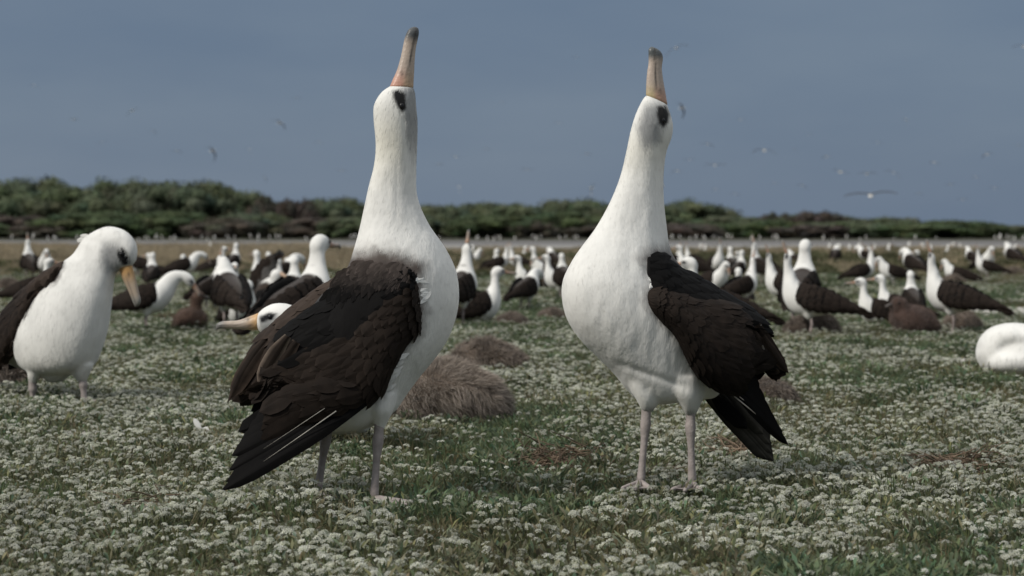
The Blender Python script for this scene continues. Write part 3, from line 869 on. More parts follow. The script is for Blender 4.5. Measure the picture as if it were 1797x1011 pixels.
# far wing and scapulars
FW = [(642, 456, 690, 484, .04, .03, .030), (600, 480, 642, 512, .04, 0, .042), (560, 504, 602, 546, .05, -.01, .048), (520, 532, 562, 582, .055, -.01, .050), (486, 560, 532, 612, .05, -.02, .05), (456, 592, 508, 640, .06, 0, .042), (436, 626, 486, 662, .07, .02, .032), (419, 662, 458, 684, .075, .04, .022), (404, 694, 428, 694, .08, .06, .010), (400, 702, 406, 702, .08, .08, .004)]
lw2 = Loft(px.rows(FW), 4, 28)
g = Geo(); loft_geo(g, lw2, BROWN * 0.7, .1)
cover_feathers(g, lw2, 0.0, 0.74, 15, 7, (0.035, 0.07), (0.020, 0.034), lambda f, t: BROWN * (1.5 - 1.0 * f), lambda f, t: BROWN * (1.9 - 0.7 * f), -1, 0.05, 0.95, 0, .5, .004, rnd)
for (a, b, c, d, w, cc, rc) in ((470, 600, 404, 700, .040, BROWN * .6, BROWN * 2.2), (480, 610, 420, 694, .038, BROWN * .55, (0.17, 0.12, 0.09)), (485, 620, 436, 690, .036, (0.20, 0.165, 0.145), BROWN * 1.2), (478, 602, 412, 680, .03, BROWN * .5, (0.24, 0.20, 0.17)), (490, 622, 448, 676, .022, (0.30, 0.26, 0.24), BROWN * 2), (470, 590, 402, 702, .03, BROWN * .4, BROWN * 1.2)):
    feather(g, px.p(a, b, .0), px.p(c, d, .035), (-0.2, -1, 0.2), w, cc, rc, 0.35, 0.6, 0.04)
wing = link('wing', g.mesh('wing', M_FEATH), root)
g = Geo()
for i, (bu, bv, tu, tv) in enumerate(((520, 660, 446, 700), (525, 665, 442, 708), (530, 672, 440, 722), (540, 680, 436, 742))):
    feather(g, px.p(bu, bv, .05), px.p(tu, tv, .06 + .003 * i), (0, -1, 0), .04, DARK, DARK, 0.2, 0.75)
link('primary_feathers', g.mesh('primary_feathers', M_FEATH), wing)
g = Geo()
for i in range(9):
    a = (i - 4) / 4
    feather(g, px.p(505, 700, .01 + a * .02), px.p(418 + abs(a) * 12, 758 + 4 * a, .01 + a * .06), (0.3, -0.8, 0.4), .032, DARK, DARK * 1.2, 0.15, 0.8)
link('tail', g.mesh('tail', M_FEATH), root)
g = Geo()
sf = near_surface(px, VB)
border_tufts(g, px, [(752, 488), (753, 515)], 0, 8, 20, 11, WHITE, 2.7, rnd, 3, sf); link('flank_tuft', g.mesh('flank_tuft', M_PLUME), root); g = Geo()
border_tufts(g, px, [(716, 616), (702, 640)], 0, 10, 24, 12, WHITE, 2.75, rnd, 3, sf); link('flank_tuft', g.mesh('flank_tuft', M_PLUME), root); g = Geo()
border_tufts(g, px, [(700, 650), (690, 674)], 0, 10, 24, 12, WHITE, 2.6, rnd, 3, sf)
link('flank_tuft', g.mesh('flank_tuft', M_PLUME), root)
make_leg(root, px.p(666, 742, -.05), px.p(663, 776, -.05), px.p(656, 878, -.05), R(-40))
make_leg(root, px.p(577, 748, .05), px.p(571, 775, .05), px.p(556, 872, .05), R(-25))

# ---- right bird
px = Pix(1175, 5.26, 0.36, 1150)
root = px.root('albatross')
tag(root, 'right of the two big displaying albatrosses, white breast toward us, bill raised straight up', 'albatross', 'pair of displaying albatrosses')
BODY = [(1133, 167, 1171, 183, 0, .017), (1128, 174, 1175, 196, 0, .028), (1117, 196, 1181, 217, 0, .037), (1107, 227, 1179.5, 240, 0, .039), (1098, 270, 1170, 266, 0, .038),
        (1087, 313, 1165, 302, 0, .040), (1069, 357, 1165, 348, 0, .050), (1045, 400, 1170, 396, 0, .066), (1021, 432, 1175, 430, 0, .086), (1004, 457, 1186, 456, 0, .104),
        (988, 490, 1214, 486, 0, .12), (985.5, 523, 1240, 510, 0, .13), (995, 561, 1262, 535, 0, .134), (1017, 595, 1278, 560, 0, .132), (1045, 624, 1288, 585, 0, .126),
        (1076, 655, 1290, 610, 0, .118), (1099, 683, 1287, 632, 0, .108), (1122, 704, 1280, 650, 0, .098), (1152, 710, 1274, 664, 0, .088), (1188, 706, 1268, 676, 0, .074), (1222, 702, 1264, 688, 0, .055), (1240, 700, 1258, 694, 0, .03)]
lf = Loft(px.rows(BODY), 4, 36)
th1 = Loft(px.rows([(1098, 670, 1170, 670, -.03, .05), (1112, 694, 1163, 698, -.04, .036), (1122, 712, 1152, 714, -.045, .02), (1127, 722, 1143, 723, -.045, .010)]), 3, 20)
th2 = Loft(px.rows([(1165, 660, 1240, 660, -.07, .045), (1180, 690, 1236, 692, -.075, .04), (1194, 712, 1228, 714, -.075, .026), (1203, 728, 1221, 728, -.075, .011)]), 3, 20)
V, Fc = union([lf.geo(), th1.geo(), th2.geo()], 0.0042, 5)
u, v = px.uv(V)
fold = np.exp(-(np.abs(u - (1150 + (v - 200) * 0.12)) / 6.0) ** 2) * sstep(215, 240, v) * sstep(420, 300, v)
V[:, 1] += np.sign(V[:, 1]) * -0.0022 * fold
crs = np.exp(-((v - (640 + (u - 1090) * 0.35)) / 7) ** 2) * sstep(1070, 1100, u) * sstep(1230, 1180, u)
V[:, 1] += 0.004 * crs * (V[:, 1] < px.k * (u - px.uc) * px.D / F)
V[:, 1] -= (fbm(u / 16, v / 38, 17, 2) - .5) * .0042 * sstep(225, 320, v) * (V[:, 1] < px.k * (u - px.uc) * px.D / F)
nsx = (fbm(u / 9, v / 9, 4) - 0.5) * 14
MANT = [(1124, 452), (1150, 438), (1175, 436), (1200, 452), (1250, 488), (1310, 523), (1370, 590), (1390, 660), (1310, 690), (1262, 672), (1226, 652), (1210, 612), (1176, 568), (1142, 534), (1134, 526), (1136, 508), (1154, 500), (1142, 480)]
dm = polysd(u, v, MANT)
cheek = sstep(14, -8, polysd(u, v, [(1134, 186), (1156, 186), (1160, 215), (1156, 244), (1132, 256), (1122, 225)]) )
pat = sstep(4.0, -2.5, polysd(u, v, [(1154, 187), (1168, 186), (1174, 200), (1172, 215), (1164, 224), (1157, 216), (1153, 200)]))
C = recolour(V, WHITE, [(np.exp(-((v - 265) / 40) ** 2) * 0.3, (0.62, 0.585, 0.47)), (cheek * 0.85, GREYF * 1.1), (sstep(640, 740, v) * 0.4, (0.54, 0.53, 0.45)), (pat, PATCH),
                        (sstep(20, -16, dm + nsx), (0.10, 0.085, 0.078)), (sstep(0, -40, dm + nsx), DARK * 1.3)])
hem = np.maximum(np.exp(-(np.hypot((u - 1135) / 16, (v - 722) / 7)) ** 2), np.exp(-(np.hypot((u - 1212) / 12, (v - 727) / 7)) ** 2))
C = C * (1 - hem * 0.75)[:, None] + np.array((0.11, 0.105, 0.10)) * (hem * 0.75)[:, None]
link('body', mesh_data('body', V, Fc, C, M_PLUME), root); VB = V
fuzz(root, V, Fc, C, 42000, .011, .0010, (.35, 0, -1), 52)
BILL = [(1133.5, 167, 1171.5, 184, 0, .0175), (1134, 148, 1168, 164, 0, .016), (1135.5, 128, 1163.5, 138, 0, .0135), (1138, 112, 1161.5, 119, 0, .0118), (1138, 97, 1163.5, 102, 0, .0115), (1138, 88, 1160.5, 92, 0, .0105), (1140, 84, 1154, 86, 0, .007), (1143, 82, 1149, 84, 0, .003)]
g = Geo(); loft_geo(g, Loft(px.rows(BILL), 4, 28), bill_cols(px, (1152, 176), -1, (1150, 83), 0, (0.43, 0.35, 0.29), (0.46, 0.28, 0.20), (0.46, 0.37, 0.20), (0.085, 0.092, 0.092), 1.0, (1158, 161)), 0.3)
link('bill', g.mesh('bill', M_BILL), root)
for sgn in (-1, 1):
    g = Geo(); ball(g, px.p(1163 + (8 if sgn > 0 else 0), 212, sgn * 0.0325), (0.0058, 0.0035, 0.007), (0.006, 0.006, 0.007)); link('eye', g.mesh('eye', M_EYE), root)
rnd = np.random.default_rng(12)
NW = [(1131, 510, 1133, 533, -.115, -.12, .012), (1150, 508, 1153, 554, -.12, -.13, .026), (1186, 514, 1186, 590, -.12, -.14, .040), (1226, 524, 1213, 640, -.115, -.145, .047), (1266, 530, 1247, 674, -.11, -.14, .048), (1294, 544, 1280, 684, -.11, -.135, .042), (1318, 564, 1303, 664, -.10, -.125, .034), (1342, 596, 1330, 648, -.095, -.11, .024), (1364, 626, 1354, 650, -.09, -.095, .013), (1383, 650, 1377, 656, -.085, -.085, .005)]
lw = Loft(px.rows(NW), 4, 28)
SC = [(1136, 448, 1134, 504, -.085, -.108, .014), (1158, 443, 1158, 526, -.06, -.122, .026), (1188, 464, 1192, 542, -.045, -.125, .034), (1230, 487, 1236, 558, -.04, -.128, .036), (1270, 511, 1276, 572, -.045, -.128, .034), (1308, 534, 1310, 580, -.06, -.122, .028), (1332, 556, 1332, 584, -.07, -.112, .018)]
ls = Loft(px.rows(SC), 4, 28)
g = Geo(); loft_geo(g, lw, DARK * 1.1, .1); loft_geo(g, ls, DARK, .1)
cover_feathers(g, lw, 0.04, 0.72, 18, 12, (0.030, 0.075), (0.018, 0.036), lambda f, t: BROWN * (0.48 if t < 0.5 else 0.30), lambda f, t: BROWN * (0.75 if t < 0.55 else 0.4), -1, 0.03, 0.97, 0, .5, .005, rnd)
cover_feathers(g, ls, 0.04, 0.92, 16, 6, (0.032, 0.06), (0.020, 0.030), lambda f, t: DARK * 0.95, lambda f, t: DARK * 1.35, -1, 0.05, 0.95, 0, .5, .003, rnd)
for (a, b, c, d, w, cc, rc) in ((1330, 570, 1381, 652, .032, BROWN * .5, BROWN), (1320, 580, 1368, 654, .032, BROWN * .5, BROWN * 1.3), (1340, 590, 1384, 655, .024, BROWN * .7, BROWN * 1.5), (1310, 590, 1358, 651, .030, BROWN * .4, BROWN * .9), (1300, 600, 1340, 650, .032, BROWN * .4, BROWN * .8), (1335, 570, 1340, 600, .012, (0.42, 0.40, 0.37), BROWN), (1325, 590, 1352, 648, .03, BROWN * .4, BROWN * .9), (1338, 606, 1350, 636, .010, (0.22, 0.20, 0.18), BROWN)):
    feather(g, px.p(a, b, -.14), px.p(c, d, -.095), (0, -1, 0), w, cc, rc, 0.3, 0.6, 0.03)
wing = link('wing', g.mesh('wing', M_FEATH), root)
g = Geo()
for i, (bu, bv, tu, tv, w) in enumerate(((1300, 640, 1330, 690, .034), (1298, 646, 1342, 716, .034), (1294, 650, 1354, 738, .034), (1290, 655, 1366, 756, .032), (1285, 662, 1376, 770, .030), (1278, 672, 1384.5, 782, .024))):
    feather(g, px.p(bu, bv, -.115 - .003 * i), px.p(tu, tv, -.085 - .003 * i), (0, -1, 0.1), w, DARK * (0.8 + 0.4 * rnd.random()), DARK * 1.2, 0.2, 0.72, 0.012, None, 10, 0.75)
for (u0, v0, u1, v1, r0) in ((1282, 690, 1340, 738, .0015), (1290, 690, 1322, 716, .0009)):
    tube(g, [px.p(u0, v0, -.137), px.p((u0 + u1) / 2, (v0 + v1) / 2, -.125), px.p(u1, v1, -.115)], [r0, r0 * .9, r0 * .3], (0.45, 0.42, 0.37), 6)
link('primary_feathers', g.mesh('primary_feathers', M_FEATH), wing)
# far wing: mirrored behind the body, only its primaries show below
FW2 = [(1150, 470, 1150, 540, .14, .14, .02), (1200, 480, 1190, 600, .13, .145, .04), (1260, 510, 1245, 650, .12, .14, .045), (1310, 550, 1290, 670, .10, .12, .036), (1340, 590, 1325, 650, .09, .10, .02), (1350, 630, 1345, 640, .08, .08, .006)]
l3 = Loft(px.rows(FW2), 4, 24)
g = Geo(); loft_geo(g, l3, DARK * 1.2)
cover_feathers(g, l3, 0.05, 0.9, 10, 7, (0.04, 0.075), (0.03, 0.036), lambda f, t: BROWN * .5, lambda f, t: BROWN * .8, 1, 0.05, 0.95, 0, .5, .005, rnd)
wing = link('wing', g.mesh('wing', M_FEATH), root)
g = Geo()
GT = np.array((0.034, 0.031, 0.026))
for i, (bu, bv, tu, tv, w) in enumerate(((1268, 680, 1340, 762, .034), (1260, 684, 1352, 780, .036), (1254, 688, 1355, 796, .036), (1246, 692, 1358, 810, .036), (1240, 696, 1346, 806, .034))):
    feather(g, px.p(bu, bv, .03 + .003 * i), px.p(tu, tv, .0 + .003 * i), (0, -1, 0.1), w, GT * (0.8 + 0.4 * rnd.random()), GT * 0.6, 0.2, 0.85, -0.01, GT * 1.6, 10, 0.9)
link('primary_feathers', g.mesh('primary_feathers', M_FEATH), wing)
g = Geo()
for i in range(9):
    a = (i - 4) / 4
    feather(g, px.p(1250, 694, .0 + a * .015), px.p(1312 - abs(a) * 8, 752 + 4 * a, .0 + a * .05), (-0.3, -0.8, 0.4), .030, DARK, DARK * 1.2, 0.15, 0.8)
link('tail', g.mesh('tail', M_FEATH), root)
g = Geo()
sf = near_surface(px, VB)
border_tufts(g, px, [(1140, 484), (1146, 504)], 0, 9, 18, 9, WHITE, .9, rnd, 3, sf)
link('flank_tuft', g.mesh('flank_tuft', M_PLUME), root)
make_leg(root, px.p(1134, 716, -.045), px.p(1133, 744, -.045), px.p(1124, 850, -.045), R(-100))
make_leg(root, px.p(1212, 722, -.075), px.p(1211.5, 750, -.075), px.p(1215, 852, -.075), R(-105))

# ---- bird standing at the left edge, head lowered
px = Pix(95, 7.9, -0.35, 105)
root = px.root('albatross')
tag(root, 'albatross at the left edge looking down with lowered bill and ruffled crown', 'albatross', 'albatrosses of the colony')
BODY = [(70, 658, 124, 657, 0, .06), (45, 650, 149, 651, 0, .10), (30, 634, 168, 637, 0, .13), (24, 608, 183, 600, 0, .145), (27, 580, 191, 566, 0, .148), (40, 545, 196, 530, 0, .14), (58, 512, 199, 500, 0, .12), (84, 482, 203, 480, 0, .095), (108, 461, 207, 462, 0, .078), (128, 446, 212, 448, 0, .066), (142, 424, 222, 440, 0, .055)]
HEAD = [(145, 419, 160, 466, 0, .034), (164, 406, 175, 476, 0, .048), (188, 397, 190, 481, 0, .054), (212, 401, 200, 481, 0, .054), (230, 413, 205, 479, 0, .050), (240.5, 432, 207, 475, 0, .042), (240, 454, 209, 472, 0, .030), (233, 466, 212, 471, 0, .018)]
TAILB = [(20, 560, 120, 640, .10, .10), (0, 590, 90, 655, .16, .08), (-20, 615, 60, 655, .22, .05)]
t1 = Loft(px.rows([(50, 640, 80, 640, -.05, .04), (48, 660, 68, 662, -.055, .025), (52, 674, 62, 675, -.055, .010)]), 3, 16)
t2 = Loft(px.rows([(118, 640, 165, 640, -.04, .045), (125, 656, 158, 656, -.045, .03), (137, 670, 152, 670, -.045, .012)]), 3, 16)
V, Fc = union([Loft(px.rows(BODY), 4, 32).geo(), Loft(px.rows(HEAD), 4, 28).geo(), Loft(px.rows(TAILB), 3, 20).geo(), t1.geo(), t2.geo()], 0.0065, 4)
u, v = px.uv(V)
nsx = (fbm(u / 6, v / 6, 4) - 0.5) * 8
near = V[:, 1] < px.k * (u - px.uc) * px.D / F + 0.02
pat = sstep(2.5, -1.5, polysd(u, v, [(204, 440), (215, 434), (226, 448), (228, 462), (217, 466), (208, 455)])) * near
chk = sstep(14, -8, polysd(u, v, [(184, 428), (204, 430), (214, 450), (207, 472), (192, 474), (182, 455)])) * near * 0.85
md = sstep(4, -6, polysd(u, v, [(70, 482), (110, 458), (114, 466), (100, 496), (72, 500), (40, 560), (0, 600), (-40, 600), (-20, 540)]) + nsx)
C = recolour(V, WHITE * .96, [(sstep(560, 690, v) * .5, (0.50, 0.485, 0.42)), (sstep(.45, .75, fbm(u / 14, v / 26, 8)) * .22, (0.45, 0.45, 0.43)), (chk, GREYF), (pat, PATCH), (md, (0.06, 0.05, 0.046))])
link('body', mesh_data('body', V, Fc, C, M_PLUME), root); VB = V
fuzz(root, V, Fc, C, 30000, .016, .0015, (-.15, 0, -1), 53)
BILL = [(232, 465, 209, 471, 0, .024), (237, 484, 213.5, 486, 0, .020), (241, 500, 221, 502, 0, .017), (244, 514, 228, 517, 0, .016), (247, 526, 233, 530, 0, .015), (245.5, 534, 236, 536, 0, .010), (241, 538, 237, 538, 0, .004)]
def bc(V):
    u, v = px.uv(V)
    t = sstep(468, 505, v)
    c = mixc((0.44, 0.25, 0.09), (0.34, 0.27, 0.205), t); c = mixc(c, (0.22, 0.21, 0.19), sstep(512, 530, v))
    w = np.exp(-np.hypot((u - 226) / 2, (v - 482) / 4) ** 2) * .9
    s = np.exp(-(np.abs((u - 217) - (v - 470) * 0.33) / 1.6) ** 2) * .5 * sstep(478, 490, v)
    return c * (1 - np.maximum(w, s))[:, None] + 0.03 * np.maximum(w, s)[:, None]
g = Geo(); loft_geo(g, Loft(px.rows(BILL), 4, 24), bc, .3); link('bill', g.mesh('bill', M_BILL), root)
g = Geo(); ball(g, px.p(213, 446, -.052), .008, (0.006, 0.006, 0.007)); link('eye', g.mesh('eye', M_EYE), root)
g = Geo(); ball(g, px.p(236, 440, .034), .007, (0.006, 0.006, 0.007)); link('eye', g.mesh('eye', M_EYE), root)
rnd = np.random.default_rng(13)
g = Geo(); lw = Loft(px.rows([(112, 459, 106, 474, -.03, -.05, .02), (90, 470, 97, 496, -.02, -.06, .04), (64, 488, 70, 516, 0, -.06, .05), (36, 511, 53, 556, .02, -.06, .05), (11, 541, 36, 590, .05, -.04, .05), (-12, 575, 20, 618, .08, 0, .04), (-28, 610, 0, 636, .12, .06, .03), (-40, 645, -24, 655, .16, .14, .012)]), 4, 24)
loft_geo(g, lw, BROWN * .8)
cover_feathers(g, lw, 0, .9, 15, 7, (.04, .09), (.03, .045), lambda f, t: BROWN * (1.3 - 0.9 * min(1, f * 2)), lambda f, t: BROWN * 1.4, -1, .05, .95, 0, .5, .006, rnd)
link('wing', g.mesh('wing', M_FEATH), root)
g = Geo(); lw = Loft(px.rows([(190, 500, 190, 530, .12, .02), (170, 520, 165, 600, .17, .035), (120, 540, 110, 630, .21, .04), (60, 580, 50, 640, .26, .03), (20, 620, 15, 650, .28, .012)]), 4, 20)
loft_geo(g, lw, DARK); link('wing', g.mesh('wing', M_FEATH), root)
g = Geo()
for i in range(9):
    a = (i - 4) / 4
    feather(g, px.p(0, 632, .22), px.p(-46, 668, .32 + a * .05), (0, -.6, .8), .04, DARK, DARK)
link('tail', g.mesh('tail', M_FEATH), root)
g = Geo()
border_tufts(g, px, [(144, 422), (154, 413), (166, 406)], lambda t: 0.0, 12, 11, 6, WHITE, 2.9, rnd, 1.5)
link('ruffled_plumage', g.mesh('ruffled_plumage', M_PLUME), root)
make_leg(root, px.p(57, 668, -.055), px.p(57.5, 684, -.055), px.p(57, 712, -.055), R(-60), 1.25)
make_leg(root, px.p(145, 664, -.045), px.p(146, 676, -.045), px.p(148, 706, -.045), R(-60), 1.25)

# ------------------------------------------------------------------ the colony: poses of one albatross, facing +x
BASE = [(-.30, .275, -.29, .25, .03), (-.24, .315, -.22, .22, .07), (-.15, .36, -.13, .185, .105), (-.04, .40, -.01, .17, .122), (.045, .43, .10, .185, .122), (.085, .455, .17, .245, .112)]
POSES = {
 'stand': dict(neck=[(.105, .48, .20, .32, .09), (.115, .51, .20, .40, .066), (.12, .545, .19, .47, .050), (.125, .585, .185, .54, .043), (.135, .62, .19, .59, .04)],
    head=[(.115, .60, .135, .55, .03), (.135, .637, .15, .548, .042), (.17, .654, .18, .55, .045), (.20, .65, .205, .56, .041), (.225, .635, .225, .573, .033), (.243, .62, .238, .584, .02)],
    bill=[(.238, .618, .236, .583, .017), (.27, .610, .27, .580, .0135), (.305, .603, .305, .58, .0115), (.33, .603, .33, .582, .0115), (.348, .598, .346, .578, .009), (.353, .588, .349, .572, .004)], eye=(.212, .612, .036)),
 'sky': dict(neck=[(.10, .485, .205, .32, .092), (.11, .515, .21, .39, .068), (.122, .54, .205, .46, .052), (.135, .57, .20, .53, .044), (.138, .60, .20, .585, .043), (.137, .628, .197, .628, .042), (.147, .648, .195, .655, .035), (.162, .668, .19, .675, .02)],
    head=None, bill=[(.162, .668, .19, .675, .017), (.178, .715, .204, .715, .013), (.187, .745, .213, .745, .0115), (.196, .768, .217, .77, .009), (.206, .778, .218, .778, .004)], eye=(.172, .64, .038)),
 'bow': dict(neck=[(.115, .48, .215, .31, .09), (.16, .52, .245, .38, .062), (.22, .545, .275, .44, .048), (.285, .545, .30, .455, .042), (.335, .525, .315, .445, .042)],
    head=[(.30, .545, .295, .455, .035), (.345, .53, .315, .44, .044), (.385, .50, .335, .425, .043), (.405, .465, .35, .41, .036), (.41, .435, .368, .40, .022)],
    bill=[(.408, .44, .372, .402, .016), (.43, .405, .402, .375, .0125), (.448, .372, .424, .348, .011), (.456, .345, .436, .328, .010), (.452, .325, .442, .320, .004)], eye=(.378, .455, .036)),
 'down': dict(neck=[(.12, .475, .215, .33, .09), (.145, .51, .225, .40, .068), (.17, .535, .235, .45, .054), (.20, .55, .245, .475, .046)],
    head=[(.175, .55, .215, .475, .035), (.21, .565, .23, .47, .044), (.245, .558, .238, .46, .044), (.27, .535, .242, .45, .038), (.282, .505, .248, .44, .027), (.282, .48, .255, .435, .02)],
    bill=[(.280, .485, .252, .44, .016), (.290, .445, .262, .405, .013), (.298, .41, .274, .375, .011), (.302, .382, .282, .355, .010), (.297, .362, .287, .35, .004)], eye=(.262, .50, .036)),
}
def rows3(L, dz=0, yc=0): return [(a, yc, b + dz, c, yc, d + dz, e) for a, b, c, d, e in L]
PCACHE = {}
def pose_meshes(pose, sit):
    key = (pose, sit)
    if key in PCACHE: return PCACHE[key]
    p = POSES[pose]; dz = -0.145 if sit else 0
    parts = [Loft(rows3(BASE + p['neck'], dz), 3, 24).geo()]
    if p['head']: parts.append(Loft(rows3(p['head'], dz), 3, 20).geo())
    if not sit:
        for y in (-.05, .05):
            parts.append(Loft([(-.05, y, .20, .05, y, .20, .04), (-.035, y, .17, .03, y, .165, .028), (-.015, y, .145, .005, y, .145, .011)], 3, 14).geo())
    V, Fc = union(parts, 0.011, 3)
    x, y, z = V[:, 0], np.abs(V[:, 1]), V[:, 2] - dz
    ex, ez, ey = p['eye']
    n = (fbm(x * 30, z * 30, 6) - .5) * .03
    back = sstep(.01, -.01, polysd(x, z, [(.075, .455), (.10, .49), (.04, .48), (-.35, .36), (-.36, .25), (-.22, .27), (-.10, .31), (.03, .37), (.07, .42)]) + n)
    ax = (1, 0) if pose == 'stand' else ((0, 1) if pose == 'sky' else ((.6, -.8) if pose == 'bow' else (.35, -.93)))
    al = (x - ex) * ax[0] + (z - ez) * ax[1]; ac = -(x - ex) * ax[1] + (z - ez) * ax[0]
    hd = y > .012
    pat = np.exp(-((al - .008) / .022) ** 2 - (ac / .012) ** 2) * hd
    chk = np.exp(-((al + .005) / .035) ** 2 - ((ac + .018) / .022) ** 2) * hd * .6
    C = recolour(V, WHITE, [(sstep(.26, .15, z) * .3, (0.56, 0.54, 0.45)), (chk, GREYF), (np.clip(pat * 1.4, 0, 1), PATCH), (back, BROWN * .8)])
    out = dict(body=mesh_data('body', V, Fc, C, M_PLUME), dz=dz)
    def bcol(V):
        b0 = np.array([(p['bill'][0][0] + p['bill'][0][2]) / 2, (p['bill'][0][1] + p['bill'][0][3]) / 2 + dz]); b1 = np.array([p['bill'][-1][0], p['bill'][-1][1] + dz])
        t = ((V[:, 0] - b0[0]) * (b1 - b0)[0] + (V[:, 2] - b0[1]) * (b1 - b0)[1]) / ((b1 - b0) @ (b1 - b0))
        return mixc(mixc((0.34, 0.20, 0.13), (0.27, 0.21, 0.17), sstep(.1, .5, t)), (0.16, 0.155, 0.145), sstep(.72, .92, t))
    g = Geo(); loft_geo(g, Loft(rows3(p['bill'], dz), 3, 16), bcol, .3); out['bill'] = g.mesh('bill', M_BILL)
    out['eye'] = []
    out['wing'] = []
    for sg in (-1, 1):
        g = Geo(); ball(g, (ex, sg * (ey + .003), ez + dz), (.007, .005, .007), (.006, .006, .007), 8, 6); out['eye'].append(g.mesh('eye', M_EYE))
        W_ = [(.055, .432, .105, .31, .085, .105, .02), (.0, .428, .03, .245, .085, .125, .034), (-.10, .405, -.06, .215, .08, .125, .036), (-.2, .362, -.16, .21, .06, .105, .032), (-.3, .305, -.28, .212, .035, .075, .024), (-.40, .245, -.40, .205, .02, .045, .014), (-.475, .195, -.47, .182, .012, .02, .005)]
        l = Loft([(a, sg * y0, b + dz, c, sg * y1, d + dz, e) for a, b, c, d, y0, y1, e in W_], 3, 20)
        g = Geo(); loft_geo(g, l, DARK * 1.2)
        cover_feathers(g, l, 0.02, .9, 10, 6, (.05, .10), (.035, .045), lambda f, t: BROWN * (.55 if t < .5 else .4), lambda f, t: BROWN * (.9), sg, .05, .95, 0, .5, .006, np.random.default_rng(5))
        out['wing'].append(g.mesh('wing', M_FEATH))
    g = Geo()
    for i in range(7):
        a = (i - 3) / 3
        feather(g, (-.27, a * .015, .262 + dz), (-.40 + abs(a) * .015, a * .05, .235 + dz), (0, 0, 1), .035, DARK, DARK * 1.3)
    out['tail'] = g.mesh('tail', M_FEATH)
    PCACHE[key] = out
    return out

def make_pose(pose, sit):
    m = pose_meshes(pose, sit)
    r = empty('albatross', (0, 0, 0))
    link('body', m['body'], r); link('bill', m['bill'], r); link('tail', m['tail'], r)
    for k in (0, 1): link('eye', m['eye'][k], r); link('wing', m['wing'][k], r)
    if not sit:
        for y, dx in ((-.05, .0), (.05, -.02)): make_leg(r, (-.005 + dx, y, .155), (-.012 + dx, y, .11), (dx, y, .008), 0, 1.0, (.30, .25, .235), 8)
    return r

POSED = {}
HX = dict(stand=.17, sky=.165, bow=.35, down=.235); HT = dict(stand=.655, sky=.655, bow=.55, down=.565)
def place(pose, u, vtop, v, yaw, label, sit=False, D=None, group='albatrosses of the colony'):
    """u, vtop: crown of the head in the photo; v: where it meets the ground (or D, its distance)"""
    if (pose, sit) not in POSED:
        o = POSED[(pose, sit)] = make_pose(pose, sit)
    else: o = copy_tree(POSED[(pose, sit)])
    if D is None: D = F * CAMH / (v - HZ)
    sc = (CAMH - (vtop - HZ) * D / F) / (HT[pose] - (.145 if sit else 0))
    sc = min(max(sc, .62), .95)
    D = D - HX[pose] * sc * math.sin(R(yaw)) * 0.3
    x = (u - CX) * D / F - HX[pose] * sc * math.cos(R(yaw))
    o.location = (x, D, 0.0)
    o.rotation_euler = (0, 0, R(yaw)); o.scale = (sc,) * 3
    tag(o, label, 'albatross', group)
    return o

# left third
place('stand', 84, 452, 552, 8, 'albatross showing just its white head and brown back behind the left edge albatross')
place('bow', 330, 474, 584, 2, 'albatross arching its neck forward over a small upright brown chick')
place('down', 385, 450, 582, 110, 'albatross with its back to us just right of the small upright brown chick')
place('stand', 415, 467, 566, -75, 'albatross facing us with a grey eyed white face above a dark back, behind the huddle')
place('down', 441, 490, 576, -62, 'albatross facing us with its bill tucked down, above the low long billed head', sit=True)
place('stand', 515, 449, 556, 75, 'albatross with a round white head seen from behind, under the tall alert one')
place('stand', 556, 410, 0, 58, 'tall alert albatross standing behind the left displaying bird, bill pointing right', D=10.6)
place('stand', 486, 472, 540, 80, 'albatross with small round head among the huddle, before the lifted dark wing')
place('stand', 265, 458, 512, 90, 'small distant white necked albatross behind the arched one on the left')
place('sky', 383, 450, 548, 60, 'albatross stretching its white neck up behind the huddle, beside a dark wing tip')
# middle
place('sky', 818, 430, 574, 66, 'albatross seen from behind with its bill to the sky, against the left displaying bird breast')
place('stand', 872, 467, 569, 16, 'albatross with dark folded wing and orange bill turned right, sitting in the middle gap', sit=True)
place('sky', 889, 433, 484, 20, 'far albatross pointing its bill up with dark body, upper left of the middle gap')
place('stand', 909, 463, 528, 195, 'slim white necked albatross standing right of the orange billed one')
place('bow', 948, 476, 550, 60, 'albatross bending away with its white rump toward us in the middle gap')
place('stand', 959, 446, 530, 178, 'albatross with raised head facing left, behind the one showing its white rump')
place('stand', 986, 460, 516, 100, 'distant white necked albatross close to the right displaying bird breast')
place('down', 936, 455, 505, 190, 'distant albatross with lowered head behind the white rumped one')
place('sky', 897, 434, 480, 160, 'far albatross bill up facing left beside its dark bodied partner')
# right
place('stand', 1212, 450, 0, 172, 'albatross whose white head shows just above the right displaying bird back', D=12.0)
place('sky', 1193, 439, 478, 30, 'far slim albatross neck, left of two by the right displaying bird nape')
place('sky', 1206, 439, 476, 150, 'far slim albatross neck, right of two by the right displaying bird nape')
place('down', 1273, 458, 532, -50, 'albatross facing us with long bill hanging down, above the right displaying bird wing')
place('stand', 1298, 484, 536, 100, 'albatross with a small round white head seen from behind, over the dark wing', sit=True)
place('sky', 1322, 453, 545, 35, 'sky pointing albatross half hidden behind a white breasted partner')
place('sky', 1350, 446, 548, 168, 'white breasted albatross with dark folded wings stretching up left of the tall pair').rotation_euler[2] = R(160)
place('sky', 1384, 448, 593, 166, 'albatross stretching its neck up to the left above a brown chick lump, white belly showing')
place('stand', 1418, 419, 0, 72, 'tall albatross with its back to us and broad white neck, behind the white bellied one', D=13.9)
place('stand', 1303, 461, 500, 60, 'far albatross by the low scrub mound with only its white head and neck clear')
place('sky', 1530, 449, 506, 20, 'distant albatross of a facing pair, the left one with dark back')
